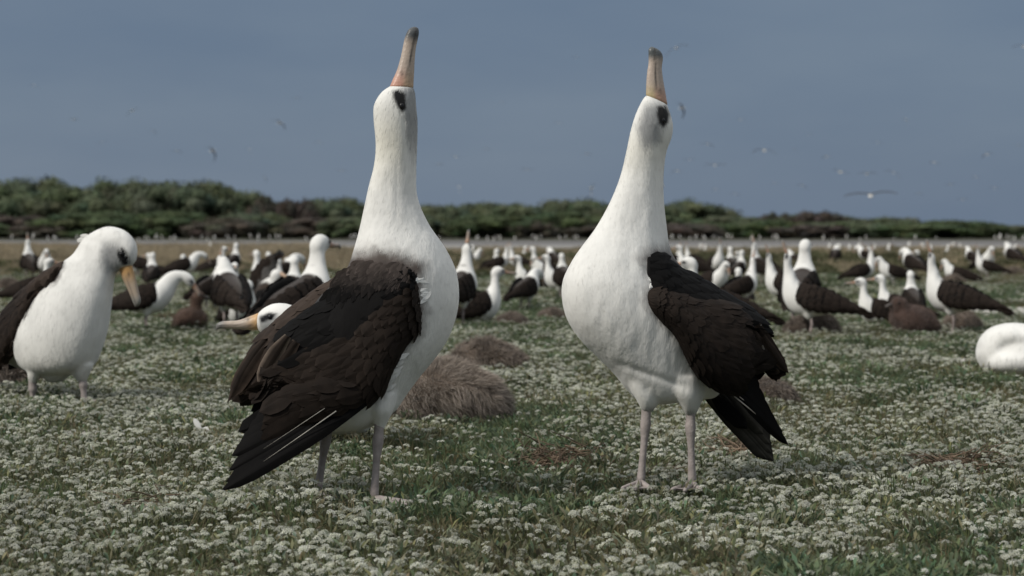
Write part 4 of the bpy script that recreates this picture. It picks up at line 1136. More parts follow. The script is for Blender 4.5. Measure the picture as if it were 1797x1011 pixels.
place('down', 1541, 452, 508, 185, 'distant albatross of a facing pair, the right one with lowered white neck')
place('stand', 1512, 502, 573, 180, 'sitting albatross with white breast facing left, beside the big brown chick', sit=True)
place('stand', 1547, 498, 562, 165, 'albatross with white head and black back sitting just behind the white breasted sitter', sit=True)
place('sky', 1638, 446, 585, 155, 'large albatross at right with long dark wing, looking away from us')
place('sky', 1717, 454, 494, 168, 'distant albatross with slanting white neck and dark body, right of the large one')
place('stand', 1602, 494, 548, 90, 'small white albatross peeking out left of the large one at right', sit=True)

# the crowded middle distance
rc = random.Random(5)
for (u0, u1, n, v0, v1) in ((190, 350, 3, 474, 500), (350, 540, 7, 476, 530), (805, 990, 4, 466, 495), (1185, 1400, 5, 466, 505), (1440, 1790, 9, 462, 500), (20, 110, 2, 476, 505)):
    for i in range(n):
        vf = rc.uniform(v0, v1); u = u0 + (u1 - u0) * (i + rc.uniform(.15, .85)) / n; sit = rc.random() < .65
        pz = rc.choice(('stand', 'stand', 'down', 'bow', 'sky'))
        if pz in ('sky', 'bow'): sit = False
        hh = {'stand': .655, 'sky': .655, 'bow': .55, 'down': .565}[pz] - (.145 if sit else 0)
        place(pz, u, HZ + F * (CAMH - hh * rc.uniform(.68, .82)) / (F * CAMH / (vf - HZ)), vf, rc.choice((0, 20, 50, 75, 95, 110, 130, 165, 180, 200, 290)), 'small blurred albatross in the crowded middle distance of the colony', sit=sit, group='albatrosses in the middle distance')

# ---- sitting bird whose head shows behind the left displaying one
px = Pix(560, 6.3)
root = px.root('albatross')
tag(root, 'low sitting albatross whose long bill pokes out left behind the displaying bird wing', 'albatross', 'albatrosses of the colony')
HD = [(453, 549, 453, 579, 0, .022), (463, 540, 460, 586, 0, .036), (482, 532, 478, 588, 0, .046), (505, 533, 498, 594, 0, .050), (530, 545, 512, 606, 0, .050), (556, 572, 520, 640, 0, .058), (585, 602, 534, 676, .02, .075)]
BD = [(535, 640, 525, 690, .02, .08), (560, 600, 535, 742, .03, .12), (600, 596, 580, 762, .05, .14), (640, 612, 635, 760, .07, .13), (658, 640, 650, 752, .08, .07)]
V, Fc = union([Loft(px.rows(HD), 4, 26).geo(), Loft(px.rows(BD), 4, 26).geo()], .007, 4)
u, v = px.uv(V); nsx = (fbm(u / 7, v / 7, 4) - .5) * 8
C = recolour(V, WHITE, [(sstep(8, -5, polysd(u, v, [(456, 556), (486, 553), (492, 570), (470, 582), (456, 576)])) * .75, GREYF), (sstep(3, -2, polysd(u, v, [(455, 557), (472, 549), (484, 551), (478, 560), (458, 567)])), PATCH),
                        (sstep(6, -6, polysd(u, v, [(575, 596), (700, 600), (720, 700), (600, 690), (560, 640)]) + nsx), BROWN)])
link('body', mesh_data('body', V, Fc, C, M_PLUME), root)
def bc(V):
    u, v = px.uv(V); t = sstep(456, 425, u)
    c = mixc((0.52, 0.31, 0.13), (0.40, 0.33, 0.27), t); c = mixc(c, (0.17, 0.165, 0.155), sstep(402, 384, u))
    w = np.maximum(np.exp(-np.hypot((u - 435) / 4, (v - 560) / 2) ** 2) * .9, np.exp(-((v - 571) / 1.2) ** 2) * .6 * sstep(450, 440, u))
    return c * (1 - w)[:, None] + .03 * w[:, None]
g = Geo(); loft_geo(g, Loft(px.rows([(454, 549, 454, 579, 0, .020), (436, 556, 436, 579, 0, .016), (418, 562, 418, 578, 0, .013), (402, 563, 402, 577, 0, .012), (390, 564, 390, 577, 0, .011), (382, 567, 383, 578, 0, .008), (379, 572, 380, 579, 0, .004)]), 4, 20), bc, .3); link('bill', g.mesh('bill', M_BILL), root)
for sg in (-1, 1):
    g = Geo(); ball(g, px.p(474, 556, sg * .042), .007, (.006, .006, .007)); link('eye', g.mesh('eye', M_EYE), root)
    l = Loft(px.rows([(565, 610, 560, 680, .03 + sg * .11, .02), (610, 606, 600, 715, .05 + sg * .13, .04), (640, 640, 632, 725, .08 + sg * .11, .03), (668, 690, 664, 715, .11 + sg * .06, .012)]), 4, 20)
    g = Geo(); loft_geo(g, l, DARK * 1.3); cover_feathers(g, l, .05, .9, 8, 6, (.05, .09), (.035, .045), lambda f, t: BROWN * .5, lambda f, t: BROWN, sg); link('wing', g.mesh('wing', M_FEATH), root)

# ---- preening bird with one wing lifted in the huddle
px = Pix(470, 16.5)
root = px.root('albatross')
tag(root, 'albatross in the left huddle lifting one dark arched wing above its back', 'albatross', 'albatrosses of the colony')
BD = [(452, 560, 490, 562, 0, .06), (446, 540, 496, 545, 0, .10), (446, 515, 500, 520, 0, .12), (455, 498, 500, 502, 0, .10), (468, 488, 500, 494, 0, .06)]
HD = [(470, 505, 500, 505, -.04, .05), (473, 492, 497, 494, -.06, .045), (474, 480, 495, 480, -.07, .045), (479, 474, 491, 474, -.07, .025)]
V, Fc = union([Loft(px.rows(BD), 3, 22).geo(), Loft(px.rows(HD), 3, 20).geo()], .011, 3)
u, v = px.uv(V)
C = recolour(V, WHITE, [(sstep(3, -3, polysd(u, v, [(440, 500), (468, 494), (500, 515), (505, 550), (440, 550)])) * (V[:, 1] < .06), BROWN)])
link('body', mesh_data('body', V, Fc, C, M_PLUME), root)
g = Geo(); tube(g, [px.p(492, 480, -.08), px.p(502, 486, -.11), px.p(506, 494, -.12)], [.016, .012, .006], (.4, .28, .2), 8); link('bill', g.mesh('bill', M_BILL), root)
g = Geo(); l = Loft(px.rows([(434, 520, 470, 520, .02, .03), (436, 496, 474, 506, .02, .035), (444, 474, 478, 492, .02, .03), (458, 459, 482, 474, .02, .025), (474, 451, 484, 460, .02, .018), (483, 450, 486, 453, .02, .008)]), 4, 20)
loft_geo(g, l, DARK * 1.5); cover_feathers(g, l, .05, .9, 8, 6, (.05, .08), (.03, .04), lambda f, t: (BROWN * .5 if t < .45 else np.array((.10, .095, .09))), lambda f, t: BROWN, -1); link('wing', g.mesh('wing', M_FEATH), root)
g = Geo(); l = Loft(px.rows([(450, 510, 446, 545, -.10, .02), (480, 505, 478, 552, -.13, .035), (510, 515, 508, 552, -.12, .03), (545, 535, 545, 552, -.08, .01)]), 4, 20); loft_geo(g, l, DARK * 1.3); link('wing', g.mesh('wing', M_FEATH), root)

# ---- sleeping bird cut by the right edge
px = Pix(1790, 9.6)
root = px.root('albatross')
tag(root, 'white curled up albatross at the right edge with its head tucked in', 'albatross', 'albatrosses of the colony')
A = Loft(px.rows([(1730, 626, 1738, 652, -.05, .06), (1750, 612, 1758, 658, -.06, .10), (1788, 606, 1792, 661, -.06, .13), (1830, 602, 1832, 661, -.04, .14), (1875, 618, 1875, 656, 0, .12), (1910, 626, 1910, 646, .05, .06)]), 4, 28)
B = Loft(px.rows([(1722, 645, 1790, 652, 0, .09), (1713, 625, 1775, 636, 0, .11), (1716, 603, 1765, 622, 0, .115), (1728, 584, 1768, 612, -.01, .115), (1749, 571, 1776, 612, -.02, .12), (1782, 566, 1788, 616, -.03, .12), (1812, 571, 1802, 614, -.05, .11), (1832, 586, 1812, 616, -.07, .09), (1842, 604, 1824, 620, -.08, .06)]), 4, 28)
C_ = Loft(px.rows([(1728, 600, 1734, 650, 0, .08), (1764, 586, 1766, 656, -.03, .115), (1800, 582, 1800, 658, -.04, .125), (1850, 592, 1850, 656, 0, .12), (1885, 604, 1885, 650, .05, .08)]), 4, 24)
V, Fc = union([A.geo(), B.geo(), C_.geo()], 0.007, 9)
V = V + ((fbm(V[:, 0] * 16, V[:, 2] * 16, 3) - .5) * .012)[:, None] * np.array([.3, -1, .6])
u, v = px.uv(V)
C = recolour(V, WHITE * 1.02, [(sstep(-3, 4, -polysd(u, v, [(1825, 570), (1920, 600), (1920, 640), (1850, 640)])) * (V[:, 1] > -.08), BROWN)])
link('body', mesh_data('body', V, Fc, C, M_PLUME), root)
fuzz(root, V, Fc, C, 9000, .022, .002, (-.2, -.1, -1), 54)
for sg in (-1, 1):
    g = Geo(); l = Loft(px.rows([(1845, 605, 1846, 640, sg * .10, .02), (1870, 598, 1862, 645, sg * .11, .04), (1910, 608, 1912, 645, sg * .08, .03), (1960, 628, 1960, 640, sg * .04, .01)]), 4, 20); loft_geo(g, l, DARK * 1.4)
    cover_feathers(g, l, .05, .9, 8, 5, (.05, .1), (.035, .045), lambda f, t: BROWN * .6, lambda f, t: BROWN, sg); link('wing', g.mesh('wing', M_FEATH), root)
g = Geo(); tube(g, [px.p(1836, 610, -.03), px.p(1830, 622, -.05), px.p(1820, 632, -.07)], [.014, .012, .006], (.4, .28, .2), 10); link('bill', g.mesh('bill', M_BILL), root)

# ------------------------------------------------------------------ chicks in brown down
def down_strands(V, Fc, n, L, w, c0, c1, flow, rnd, spread=.5, clumps=60):
    V = np.asarray(V); tri = np.array([(f[0], f[1], f[2]) for f in Fc] + [(f[0], f[2], f[3]) for f in Fc if len(f) > 3])
    a, b, c = V[tri[:, 0]], V[tri[:, 1]], V[tri[:, 2]]
    nr = np.cross(b - a, c - a); ar = np.linalg.norm(nr, axis=1); ok = ar > 1e-12
    tri, a, b, c, nr, ar = tri[ok], a[ok], b[ok], c[ok], nr[ok], ar[ok]
    nr /= ar[:, None]
    pick = rnd.choice(len(tri), n, p=ar / ar.sum())
    r1, r2 = rnd.random(n), rnd.random(n); s = np.sqrt(r1)[:, None]
    P = a[pick] * (1 - s) + b[pick] * s * (1 - r2)[:, None] + c[pick] * s * r2[:, None]
    N = nr[pick]
    cc = P[rnd.choice(n, clumps)]                                   # tufts lean together
    own = np.argmin(((P[:, None, :] - cc[None]) ** 2).sum(2), 1)
    lean = rnd.normal(0, spread, (clumps, 3))[own]
    D = N * 0.75 + np.asarray(flow) + lean * .6 + rnd.normal(0, .22, (n, 3)); D /= np.linalg.norm(D, axis=1)[:, None]
    ln = L * (0.55 + 0.7 * rnd.random(n))[:, None]
    side = np.cross(D, rnd.normal(0, 1, (n, 3))); side /= np.linalg.norm(side, axis=1)[:, None]; side *= w / 2
    g2 = lean * 0.25 + np.array([0, 0, -.25])
    p1 = P + D * ln * .5; p2 = p1 + (D + g2) * ln * .5
    VV = np.stack([P - side, P + side, p1 - side * .8, p1 + side * .8, p2], 1).reshape(-1, 3)
    i = np.arange(n) * 5
    FF = np.vstack([np.stack([i, i + 1, i + 3, i + 2], 1)]).tolist() + np.stack([i + 2, i + 3, i + 4], 1).tolist()
    t = rnd.random(n)[:, None]; root_c = np.asarray(c0) * (0.7 + 0.6 * t); tip = np.asarray(c1) * (0.6 + 0.7 * rnd.random(n)[:, None])
    CC = np.stack([root_c, root_c, (root_c + tip) / 2, (root_c + tip) / 2, tip], 1).reshape(-1, 3)
    return VV, FF, CC

def make_chick(rows, n, L, c0, c1, flow, seed, w=.0016, extra=None, name='chick'):
    rnd = np.random.default_rng(seed)
    V, Fc = union([Loft(r, 4, 24).geo() for r in rows], 0.011, 3)
    V = V + (np.stack([fbm(V[:, 0] * 22, V[:, 2] * 22, seed), fbm(V[:, 1] * 22, V[:, 0] * 22, seed + 5), fbm(V[:, 2] * 22, V[:, 1] * 22, seed + 9)], 1) - .5) * .02
    r = empty(name, (0, 0, 0))
    C = np.tile(np.asarray(c0) * .8, (len(V), 1))
    link('body', mesh_data('body', V, Fc, C, M_DOWN), r)
    VV, FF, CC = down_strands(V, Fc, n, L, w, c0, c1, flow, rnd)
    link('down', mesh_data('down', VV, FF, CC, M_DOWN, False), r)
    return r

CB0, CB1 = (0.075, 0.052, 0.040), (0.22, 0.17, 0.145)
CHG = 'brown downy chicks'
def put(o, u, v, yaw, label, D=None, s=1.0):
    D = D or F * CAMH / (v - HZ); x = (u - CX) * D / F
    o.location = (x, D, float(gz(x, D))); o.rotation_euler = (0, 0, R(yaw)); o.scale = (s,) * 3
    tag(o, label, 'chick', CHG); return o

lump = [[(-.19, 0, .04, -.19, 0, .10, .06), (-.15, 0, .02, -.15, 0, .165, .11), (-.06, 0, .01, -.05, 0, .20, .135), (.05, 0, .01, .05, 0, .185, .13), (.13, 0, .01, .14, 0, .145, .105), (.18, 0, .03, .185, 0, .10, .06)]]
c = make_chick(lump, 24000, .032, (0.155, 0.12, 0.094), (0.45, 0.39, 0.335), (0.45, -.05, -.2), 21, .0009)
put(c, 786, 738, 0, 'big shaggy brown chick lying behind the left displaying bird legs', s=1.0)
lump2 = [[(-.16, 0, .03, -.16, 0, .08, .05), (-.11, 0, .01, -.11, 0, .135, .09), (-.02, 0, .01, -.01, 0, .15, .11), (.08, 0, .01, .08, 0, .12, .10), (.15, 0, .02, .155, 0, .075, .06)]]
c2 = make_chick(lump2, 8000, .032, (0.112, 0.085, 0.066), (0.32, 0.27, 0.23), (.35, 0, -.2), 22, .0018)
put(c2, 858, 645, 0, 'flat brown chick lying behind and above the big shaggy chick')
def chick_copy(src, *a, **k): return put(copy_tree(src), *a, **k)
chick_copy(c2, 1338, 712, 200, 'greyish chick lying half hidden behind the right displaying bird tail', s=.72)
chick_copy(c2, 8, 680, 30, 'brown chick at the left edge below the bird with the lowered bill', s=1.15)
chick_copy(c2, 895, 575, 160, 'small brown chick lump on the grass below the orange billed albatross', s=.68)
chick_copy(c2, 972, 562, 20, 'small brown chick lump close to the right displaying bird breast', s=.7)
chick_copy(c2, 1424, 590, 200, 'brown chick lump lying at the feet of the white bellied albatross', s=.95)
chick_copy(c2, 1690, 580, 60, 'grey brown chick sitting under the large albatross at right', s=.9)
chick_copy(c2, 1674, 500, 30, 'distant grey chick behind the large albatross back', s=.95)
chick_copy(c2, 1782, 487, 0, 'distant dark chick lump near the right edge of the field', s=1.0)
chick_copy(c2, 1252, 520, 0, 'distant dark chick lump over the right displaying bird back', s=1.0)
chick_copy(c2, 18, 515, 0, 'distant dark brown chick near the left edge of the field', s=1.1)
chick_copy(c2, 525, 565, 40, 'pinkish grey chick head curve just above the left displaying bird wing', s=1.2, D=11.0)
sit_body = [(-.13, 0, .03, -.12, 0, .10, .06), (-.09, 0, .01, -.09, 0, .17, .10), (0, 0, .0, 0, 0, .21, .12), (.07, 0, .02, .09, 0, .19, .10), (.10, 0, .06, .12, 0, .16, .07)]
sit_neck = [(-.02, 0, .15, .08, 0, .14, .055), (.0, 0, .20, .085, 0, .19, .048), (.01, 0, .25, .09, 0, .24, .046), (.005, 0, .285, .105, 0, .28, .048), (.02, 0, .315, .10, 0, .315, .042), (.045, 0, .335, .08, 0, .335, .02)]
def face(o, hx, hz):
    g = Geo(); tube(g, [(hx + .04, 0, hz), (hx + .075, 0, hz - .006), (hx + .10, 0, hz - .016), (hx + .105, 0, hz - .026)], [.016, .012, .009, .004], (.07, .06, .055), 10); link('bill', g.mesh('bill', M_BILL), o)
    for s in (-1, 1):
        g = Geo(); ball(g, (hx + .025, s * .052, hz + .012), .008, (.006, .006, .006), 8, 6); link('eye', g.mesh('eye', M_EYE), o)
c3 = make_chick([sit_body, sit_neck], 7500, .018, (0.095, 0.060, 0.046), (0.19, 0.13, 0.10), (-.1, 0, -.4), 23, .0014)
face(c3, .055, .285)
put(c3, 333, 580, 20, 'small upright brown chick sitting under the arched neck albatross', s=.82)
fat = [(-.17, 0, .03, -.16, 0, .11, .07), (-.12, 0, .01, -.11, 0, .19, .12), (0, 0, .0, .01, 0, .225, .14), (.08, 0, .02, .11, 0, .22, .12), (.13, 0, .08, .14, 0, .19, .08)]
fneck = [(.02, 0, .16, .13, 0, .14, .075), (.05, 0, .21, .15, 0, .18, .066), (.06, 0, .25, .16, 0, .22, .058), (.085, 0, .275, .165, 0, .25, .045), (.11, 0, .285, .155, 0, .265, .025)]
c4 = make_chick([fat, fneck], 9000, .020, (0.085, 0.055, 0.045), (0.20, 0.15, 0.13), (-.2, 0, -.35), 24, .0015)
face(c4, .105, .235)
put(c4, 1603, 586, 195, 'big dark brown chick sitting against the large albatross white neck', s=.86)

# ---- fallen feather on the flowers
x, y = gp(352, 772)
g = Geo()
feather(g, (0, 0, .03), (-.022, .01, .062), (0, -1, .1), .016, (.55, .55, .53), (.5, .5, .48), .3)
feather(g, (0, 0, .03), (.03, .0, .038), (0, -.6, .8), .014, (.5, .5, .48), (.45, .45, .43), .3)
feather(g, (-.005, 0, .03), (.028, -.01, .030), (0, -.8, .5), .014, (.45, .44, .42), (.45, .45, .43), .3)
o = link('feather', g.mesh('feather', M_PLUME), None, (x, y, 0.0))
tag(o, 'loose white downy feather lying on the flowers left of the big dark wing', 'feather')

# ------------------------------------------------------------------ trees behind the runway
def tree_meshes(seed, hue, brown=False):
    """crown 1 m wide radius, 1 m tall: lobes of leaf clumps; trunk with limbs"""
    rnd = np.random.default_rng(seed); g = Geo()
    lobes = [(0, 0, .42, .5)]
    for i in range(52):
        a = rnd.random() * 6.283; q = .86 * math.sqrt(rnd.random())
        z = .26 + .60 * math.sqrt(max(0, 1 - q * q)) * (.45 + .55 * rnd.random())
        lobes.append((q * math.cos(a), q * math.sin(a), z, .12 + .13 * rnd.random()))
    for i in range(16):
        a = rnd.random() * 6.283; lobes.append((.72 * math.cos(a), .72 * math.sin(a), .14 + .2 * rnd.random(), .16 + .1 * rnd.random()))
    for (lx, ly, lz, lr) in lobes:
        c = np.array(hue) * (.75 + .5 * rnd.random()) * np.array([1 + rnd.normal(0, .10), 1, 1 + rnd.normal(0, .08)])
        n = int(520 * (lr / .3) ** 2) + 30
        Q = rnd.normal(0, 1, (n, 3)); Q /= np.linalg.norm(Q, axis=1)[:, None]
        ball(g, (lx, ly, lz), (lr * .72, lr * .72, lr * .56), c * .85, 8, 6)
        for q in Q:
            rad = lr * (.62 + .62 * rnd.random())
            p = np.array([lx, ly, lz]) + q * rad * np.array([1, 1, .75])
            nn = q + rnd.normal(0, .45, 3); nn /= np.linalg.norm(nn)
            s = np.cross(nn, rnd.normal(0, 1, 3)); s /= np.linalg.norm(s); t = np.cross(nn, s)
            k = .024 * (.5 + .9 * rnd.random()); cc = c * (.75 + .45 * rnd.random())
            g.add([p - s * k, p + t * k * .7, p + s * k, p - t * k * .7], [(0, 1, 2, 3)], cc)
    crown = g.mesh('crown', M_TREE, False)
    g = Geo(); bc_ = (.10, .085, .07)
    tube(g, [(0, 0, -.05), (.02, .01, .12), (-.01, .0, .3), (.02, 0, .55)], [.06, .048, .036, .016], bc_, 8)
    for i in range(7):
        a = i * .9 + rnd.random() * .5
        tube(g, [(0, 0, .1 + .02 * i), (.25 * math.cos(a), .25 * math.sin(a), .26 + .02 * i), (.55 * math.cos(a), .55 * math.sin(a), .42)], [.03, .02, .008], bc_, 6)
    return crown, g.mesh('trunk', M_BARK)

TK = [tree_meshes(600 + i, h) for i, h in enumerate(((.092, .114, .064), (.085, .107, .062), (.098, .117, .066), (.088, .106, .064)))]
TB = [tree_meshes(640 + i, h) for i, h in enumerate(((.082, .072, .055), (.074, .060, .050)))]
TG = [tree_meshes(660 + i, h) for i, h in enumerate(((.070, .096, .042), (.064, .088, .040)))]
def tree(u, vtop, wpx, D, meshes, label, vb=None, name='tree', cat='tree', group='trees beyond the runway'):
    x = (u - CX) * D / F; h = CAMH + (HZ - vtop) * D / F; r = wpx * D / F / 2
    o = empty(name, (x, D, 0), random.random() * 6.28)
    o.scale = (r, r, h / 1.02)
    link('crown', meshes[0], o); link('trunk', meshes[1], o)
    return tag(o, label, cat, group)
back = [(-330, 330, 150), (-225, 324, 150), (-120, 322, 150), (1910, 398, 120), (2000, 396, 120), (2090, 400, 120), (-25, 318, 150), (50, 302, 150), (125, 321, 120), (185, 314, 130), (250, 311, 130), (325, 308, 150), (395, 323, 110), (440, 345, 90), (505, 352, 90), (580, 340, 110), (640, 360, 90), (705, 358, 110), (760, 356, 80), (835, 350, 110), (905, 353, 90), (965, 360, 90), (1012, 345, 120), (1080, 352, 110), (1140, 356, 90), (1208, 349, 130), (1268, 376, 90), (1320, 377, 80), (1400, 374, 100), (1480, 378, 110), (1560, 379, 100), (1620, 387, 110), (1690, 387, 120), (1760, 394, 130), (1820, 396, 110)]
for i, (u, vt, w) in enumerate(back):
    tree(u, vt, w * 1.5, 300 + 14 * math.sin(i * 2.1), TK[i % 4], 'rounded dark green tree in the wooded belt beyond the runway')
for i, (u, vt, w, k, lab) in enumerate(((462, 336, 60, 0, 'brownish bare topped tree in the belt, left of the left displaying bird neck'), (520, 340, 70, 1, 'darker brown tree in the belt, close to the left displaying bird neck'), (1362, 369, 70, 0, 'tan topped tree in the belt above the sky pointing pair at right'), (1438, 364, 95, 1, 'domed russet brown tree in the belt above the tall white necked bird'))):
    tree(u, vt, w * 1.2, 284, TB[k], lab)
lowb = [(-250, 382, 130, 0), (-150, 386, 130, 1), (-60, 380, 120, 0), (1900, 402, 110, 0), (1990, 403, 110, 2), (15, 380, 110, 1), (80, 384, 110, 1), (150, 374, 130, 0), (230, 368, 140, 0), (310, 374, 140, 0), (385, 384, 90, 1), (440, 372, 110, 2), (500, 380, 100, 0), (560, 378, 110, 1), (620, 382, 90, 2), (745, 378, 90, 2), (800, 385, 100, 1), (860, 375, 110, 0), (930, 384, 100, 1), (990, 376, 100, 0), (1060, 388, 100, 1), (1190, 388, 110, 1), (1250, 392, 90, 0), (1310, 388, 100, 2), (1365, 380, 90, 0), (1420, 392, 100, 1), (1470, 384, 110, 2), (1540, 392, 110, 0), (1610, 396, 110, 0), (1680, 392, 130, 0), (1750, 400, 100, 2), (1810, 402, 100, 0)]
for i, (u, vt, w, k) in enumerate(lowb):
    ms = TG[i % 2] if k == 0 else (TB[i % 2] if k == 1 else TK[i % 4])
    lab = ('bright green bush in the low row before the trees', 'brown leafless looking bush in the low row before the trees', 'dark green bush in the low row before the trees')[k]
    tree(u + random.uniform(-12, 12), vt + random.uniform(-9, 7), w * random.uniform(1.05, 1.8), 258 + 16 * math.sin(i * 1.7), ms, lab, name='bush', cat='bush', group='low bushes before the trees')

# ---- scrub bushes on the field
g = scrubmound(900, 900, 1.0, 1.0, (0.085, 0.08, 0.042)); sm = g.mesh('scrub_bush', M_PLANT, False)
for (u, v, vt, w) in ((1262, 466, 430, 95), (1315, 462, 432, 80), (1180, 462, 440, 50), (1575, 464, 436, 110), (1640, 466, 440, 90), (1740, 462, 438, 100), (1480, 462, 444, 60), (1420, 458, 444, 60), (1790, 466, 444, 70), (850, 470, 452, 60), (940, 458, 440, 60), (985, 460, 442, 50), (600, 460, 432, 70), (240, 468, 450, 80), (410, 470, 450, 90), (120, 466, 448, 80)):
    x, D = gp(u, v); o = link('scrub_bush', sm, None, (x, D, 0.0)); r = w * D / F / 2
    o.scale = (r, r, (v - vt) * D / F * 1.05); o.rotation_euler = (0, 0, random.random() * 6)
    tag(o, 'low olive scrub bush on the dry field before the runway', 'bush', 'scrub bushes on the field')

# ------------------------------------------------------------------ far birds beyond the runway, and on the far field
m = pose_meshes('stand', False)
def lowpoly_bird():
    g = Geo()
    loft_geo(g, Loft(rows3(BASE[::2] + POSES['stand']['neck'][::2]), 1, 8), lambda V: recolour(V, WHITE, [((V[:, 2] > .36) * (V[:, 0] < .06) * 1.0, BROWN)]))
    loft_geo(g, Loft(rows3(POSES['stand']['head'][::2]), 1, 8), WHITE)
    for sg in (-1, 1):
        loft_geo(g, Loft([(.06, sg * .09, .43, .10, sg * .11, .30, .02), (-.1, sg * .08, .4, -.06, sg * .12, .23, .035), (-.3, sg * .03, .3, -.28, sg * .07, .21, .02), (-.46, 0, .2, -.46, 0, .18, .006)], 1, 8), BROWN * .6)
        tube(g, [(0, sg * .05, .18), (0, sg * .05, 0)], [.011, .009], (.3, .25, .23), 5)
    loft_geo(g, Loft(rows3(POSES['stand']['bill'][::2]), 1, 6), (.4, .28, .2))
    return g.mesh('far_albatross', M_PLUME)
fb = lowpoly_bird()
fu = [20, 55, 60, 78, 92, 97, 140, 245, 252, 266, 275, 292, 300, 306, 312, 337, 350, 366, 380, 395, 398, 408, 418, 440, 452, 456, 472, 484, 488, 535, 612, 618, 625, 775, 838, 842, 860, 866, 876, 883, 902, 928, 938, 944, 956, 980, 996, 1004, 1010, 1185, 1198, 1206, 1214, 1222, 1230, 1240, 1250, 1257, 1262, 1280, 1290, 1318, 1333, 1352, 1360, 1368, 1440, 1458, 1490, 1506, 1525, 1570, 1606, 1650, 1742, 1748, 1754, 1760, 1768, 1776, 1784, 1792]
for i, u in enumerate(fu):
    D = 190 + 50 * hash2(np.float64(i), 3.0)
    o = link('albatross', fb, None, ((u + random.uniform(-6, 6) - CX) * D / F, D, -random.choice((0, .05, .14, .2)))); o.rotation_euler = (0, random.uniform(-.25, .25), random.random() * 6.28); o.scale = (random.uniform(.65, .95),) * 3
    tag(o, 'tiny white albatross in the far row beyond the runway, before the bushes', 'albatross', 'albatrosses beyond the runway')
for i, (u, v) in enumerate(((1452, 448), (1480, 449), (1490, 452), (1500, 447), (1530, 449), (1553, 449), (1590, 441), (1626, 447), (1656, 452), (1666, 445), (1684, 449), (1757, 457), (1773, 452), (1778, 449), (1235, 452), (1222, 450), (370, 440), (912, 458), (1300, 478), (1640, 452), (836, 455), (900, 452))):
    D = F * CAMH / (v - HZ); o = link('albatross', fb, None, ((u - CX) * D / F, D, -0.14)); o.rotation_euler = (0, 0, random.random() * 6.28); o.scale = (0.72,) * 3
    tag(o, 'small white albatross on the far field this side of the runway', 'albatross', 'albatrosses on the far field')

# ------------------------------------------------------------------ birds in the air
def flier(droop):
    r = empty('flying_albatross', (0, 0, 0))
    g = Geo()
    B_ = [(-.42, 0, .0, -.42, 0, -.02, .03), (-.3, 0, .035, -.3, 0, -.05, .06), (-.1, 0, .07, -.1, 0, -.09, .09), (.12, 0, .07, .12, 0, -.085, .085), (.26, 0, .05, .26, 0, -.045, .05), (.36, 0, .05, .36, 0, -.03, .045), (.43, 0, .02, .43, 0, -.015, .02)]
    loft_geo(g, Loft(B_, 3, 14), lambda V: recolour(V, WHITE, [((V[:, 2] > .035) * (V[:, 0] < .1) * 1.0, BROWN)])); link('body', g.mesh('body', M_PLUME), r)
    g = Geo(); tube(g, [(.42, 0, 0), (.48, 0, -.005), (.52, 0, -.015)], [.016, .012, .006], (.4, .28, .2), 6); link('bill', g.mesh('bill', M_BILL), r)
    for sg in (-1, 1):
        g = Geo(); rows = []
        for t, ch, xo in ((0.05, .20, .02), (.25, .20, .05), (.45, .18, .08), (.65, .15, .04), (.85, .09, -.04), (1.0, .02, -.12)):
            yy = sg * t * 1.0; zz = .05 + .10 * math.sin(t * 2.2) - droop * t ** 2
            rows.append((xo + ch / 2, yy, zz, xo - ch / 2, yy, zz - .01, .012))
        r2 = catmull(rows, 3); V, Fc, C = [], [], []
        for q in r2:
            ctr = (q[:3] + q[3:6]) / 2; a = (q[:3] - q[3:6]) / 2
            for k in range(10):
                th = 2 * math.pi * k / 10
                V.append(ctr + a * math.cos(th) + np.array([0, 0, .014 * math.sin(th)]))
                C.append(BROWN * .8 if math.sin(th) > -.1 or abs(math.cos(th)) > .85 else WHITE * .8)
        for i in range(len(r2) - 1):
            for k in range(10):
                Fc.append((i * 10 + k, i * 10 + (k + 1) % 10, i * 10 + 10 + (k + 1) % 10, i * 10 + 10 + k))
        Fc.append(tuple(range(10))); Fc.append(tuple(range(len(V) - 10, len(V))))
        g.add(V, Fc, C); link('wing', g.mesh('wing', M_FEATH), r)
    return r
FL = [flier(.10), flier(.42), flier(.75)]
USED = set()
def fly(u, v, span, k, yaw, roll, label, group='albatrosses in the air'):
    D = 2.0 * F / (span * (1.3 if group.startswith('distant') else 1.0)); 
    if k in USED: o = copy_tree(FL[k])
    else: o = FL[k]; USED.add(k)
    o.location = ((u - CX) * D / F, D, CAMH - (v - HZ) * D / F)
    o.rotation_euler = (R(roll), R(-6), R(yaw)); o.rotation_mode = 'XYZ'
    return tag(o, label, 'flying albatross', group)
fly(1528, 343, 92, 0, 80, -3, 'largest flying albatross gliding low over the trees at right, wings level')
fly(1341, 264, 46, 1, 100, 4, 'albatross gliding with arched drooping wings above the right displaying bird back')
fly(1187, 84, 46, 1, 70, -22, 'banking albatross in the air beside the right raised bill tip')
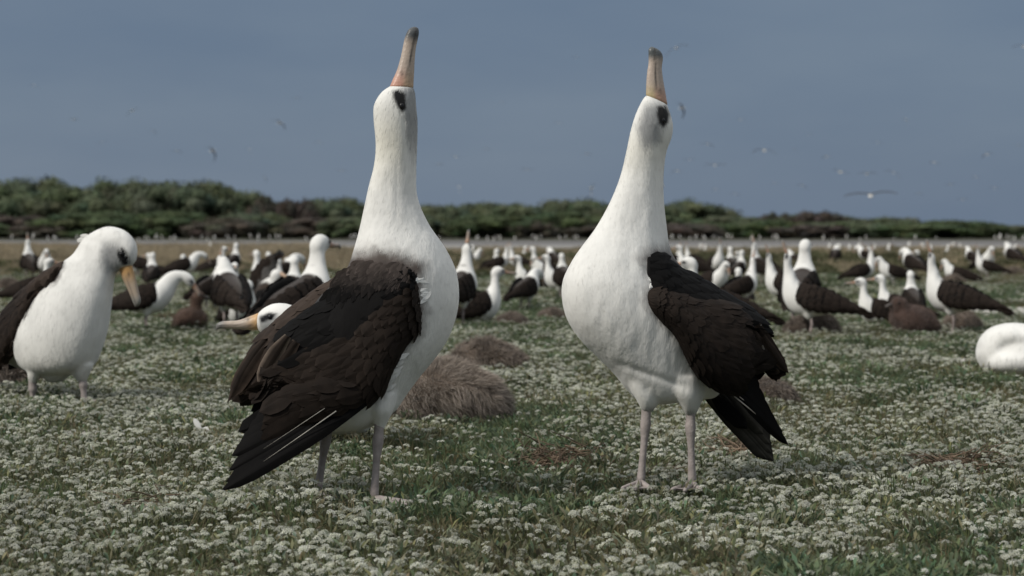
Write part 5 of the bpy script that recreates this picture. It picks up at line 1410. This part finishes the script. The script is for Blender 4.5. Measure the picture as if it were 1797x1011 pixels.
fly(1197, 190, 34, 2, 30, 62, 'flying albatross tilted on edge just right of the right bird eye')
fly(1797, 82, 44, 1, 95, 10, 'flying albatross half cut by the right edge of the view, high up')
fly(491, 216, 34, 1, 60, 32, 'flying albatross tilted with pale body, highest of those left of the left raised bill')
fly(373, 265, 34, 2, 50, 50, 'flying albatross steeply banked above the left trees')
fly(1038, 330, 26, 2, 40, -58, 'flying albatross banked steeply beside the right displaying bird neck')
for (u, v, s, k, roll) in ((232, 194, 22, 1, -25), (130, 210, 17, 0, 5), (310, 265, 16, 1, 10), (520, 172, 14, 1, 0), (438, 262, 12, 2, 40), (770, 288, 14, 1, 0), (800, 275, 16, 0, 10), (853, 261, 12, 2, 0), (925, 298, 18, 0, 5), (806, 328, 16, 2, 60), (980, 215, 12, 1, 0), (1010, 100, 11, 1, 0), (1242, 253, 20, 1, 15), (1210, 280, 16, 0, 0), (1255, 290, 30, 0, 0), (1188, 300, 18, 1, 0), (1408, 326, 18, 1, 20), (1360, 322, 12, 1, 0), (1475, 302, 28, 0, 12), (1522, 305, 28, 0, 0), (1568, 303, 24, 1, 25), (1732, 271, 20, 1, -20), (1712, 311, 14, 0, 0), (1668, 324, 16, 0, 0), (1612, 340, 14, 1, 0), (1788, 255, 12, 1, 0), (1256, 332, 12, 1, 0), (466, 313, 12, 2, 60), (196, 331, 13, 1, 20), (312, 364, 12, 1, -10), (1420, 236, 10, 0, 0), (1395, 262, 10, 1, 0), (60, 150, 14, 1, 10), (180, 250, 14, 0, -12), (270, 230, 12, 2, 30), (560, 250, 13, 1, 8), (600, 300, 15, 0, 5), (880, 180, 12, 1, -15), (1030, 270, 14, 1, 10), (1300, 210, 15, 0, 8), (1450, 275, 16, 1, -10), (1540, 250, 14, 0, 12), (1640, 285, 17, 1, 5), (1690, 350, 16, 0, -5), (1290, 340, 15, 1, 12), (1745, 330, 16, 0, 0), (1590, 210, 12, 2, 30)):
    fly(u, v, s, k, 60 + 60 * random.random(), roll, 'tiny distant albatross speck gliding in the grey blue sky', 'distant albatrosses in the air')
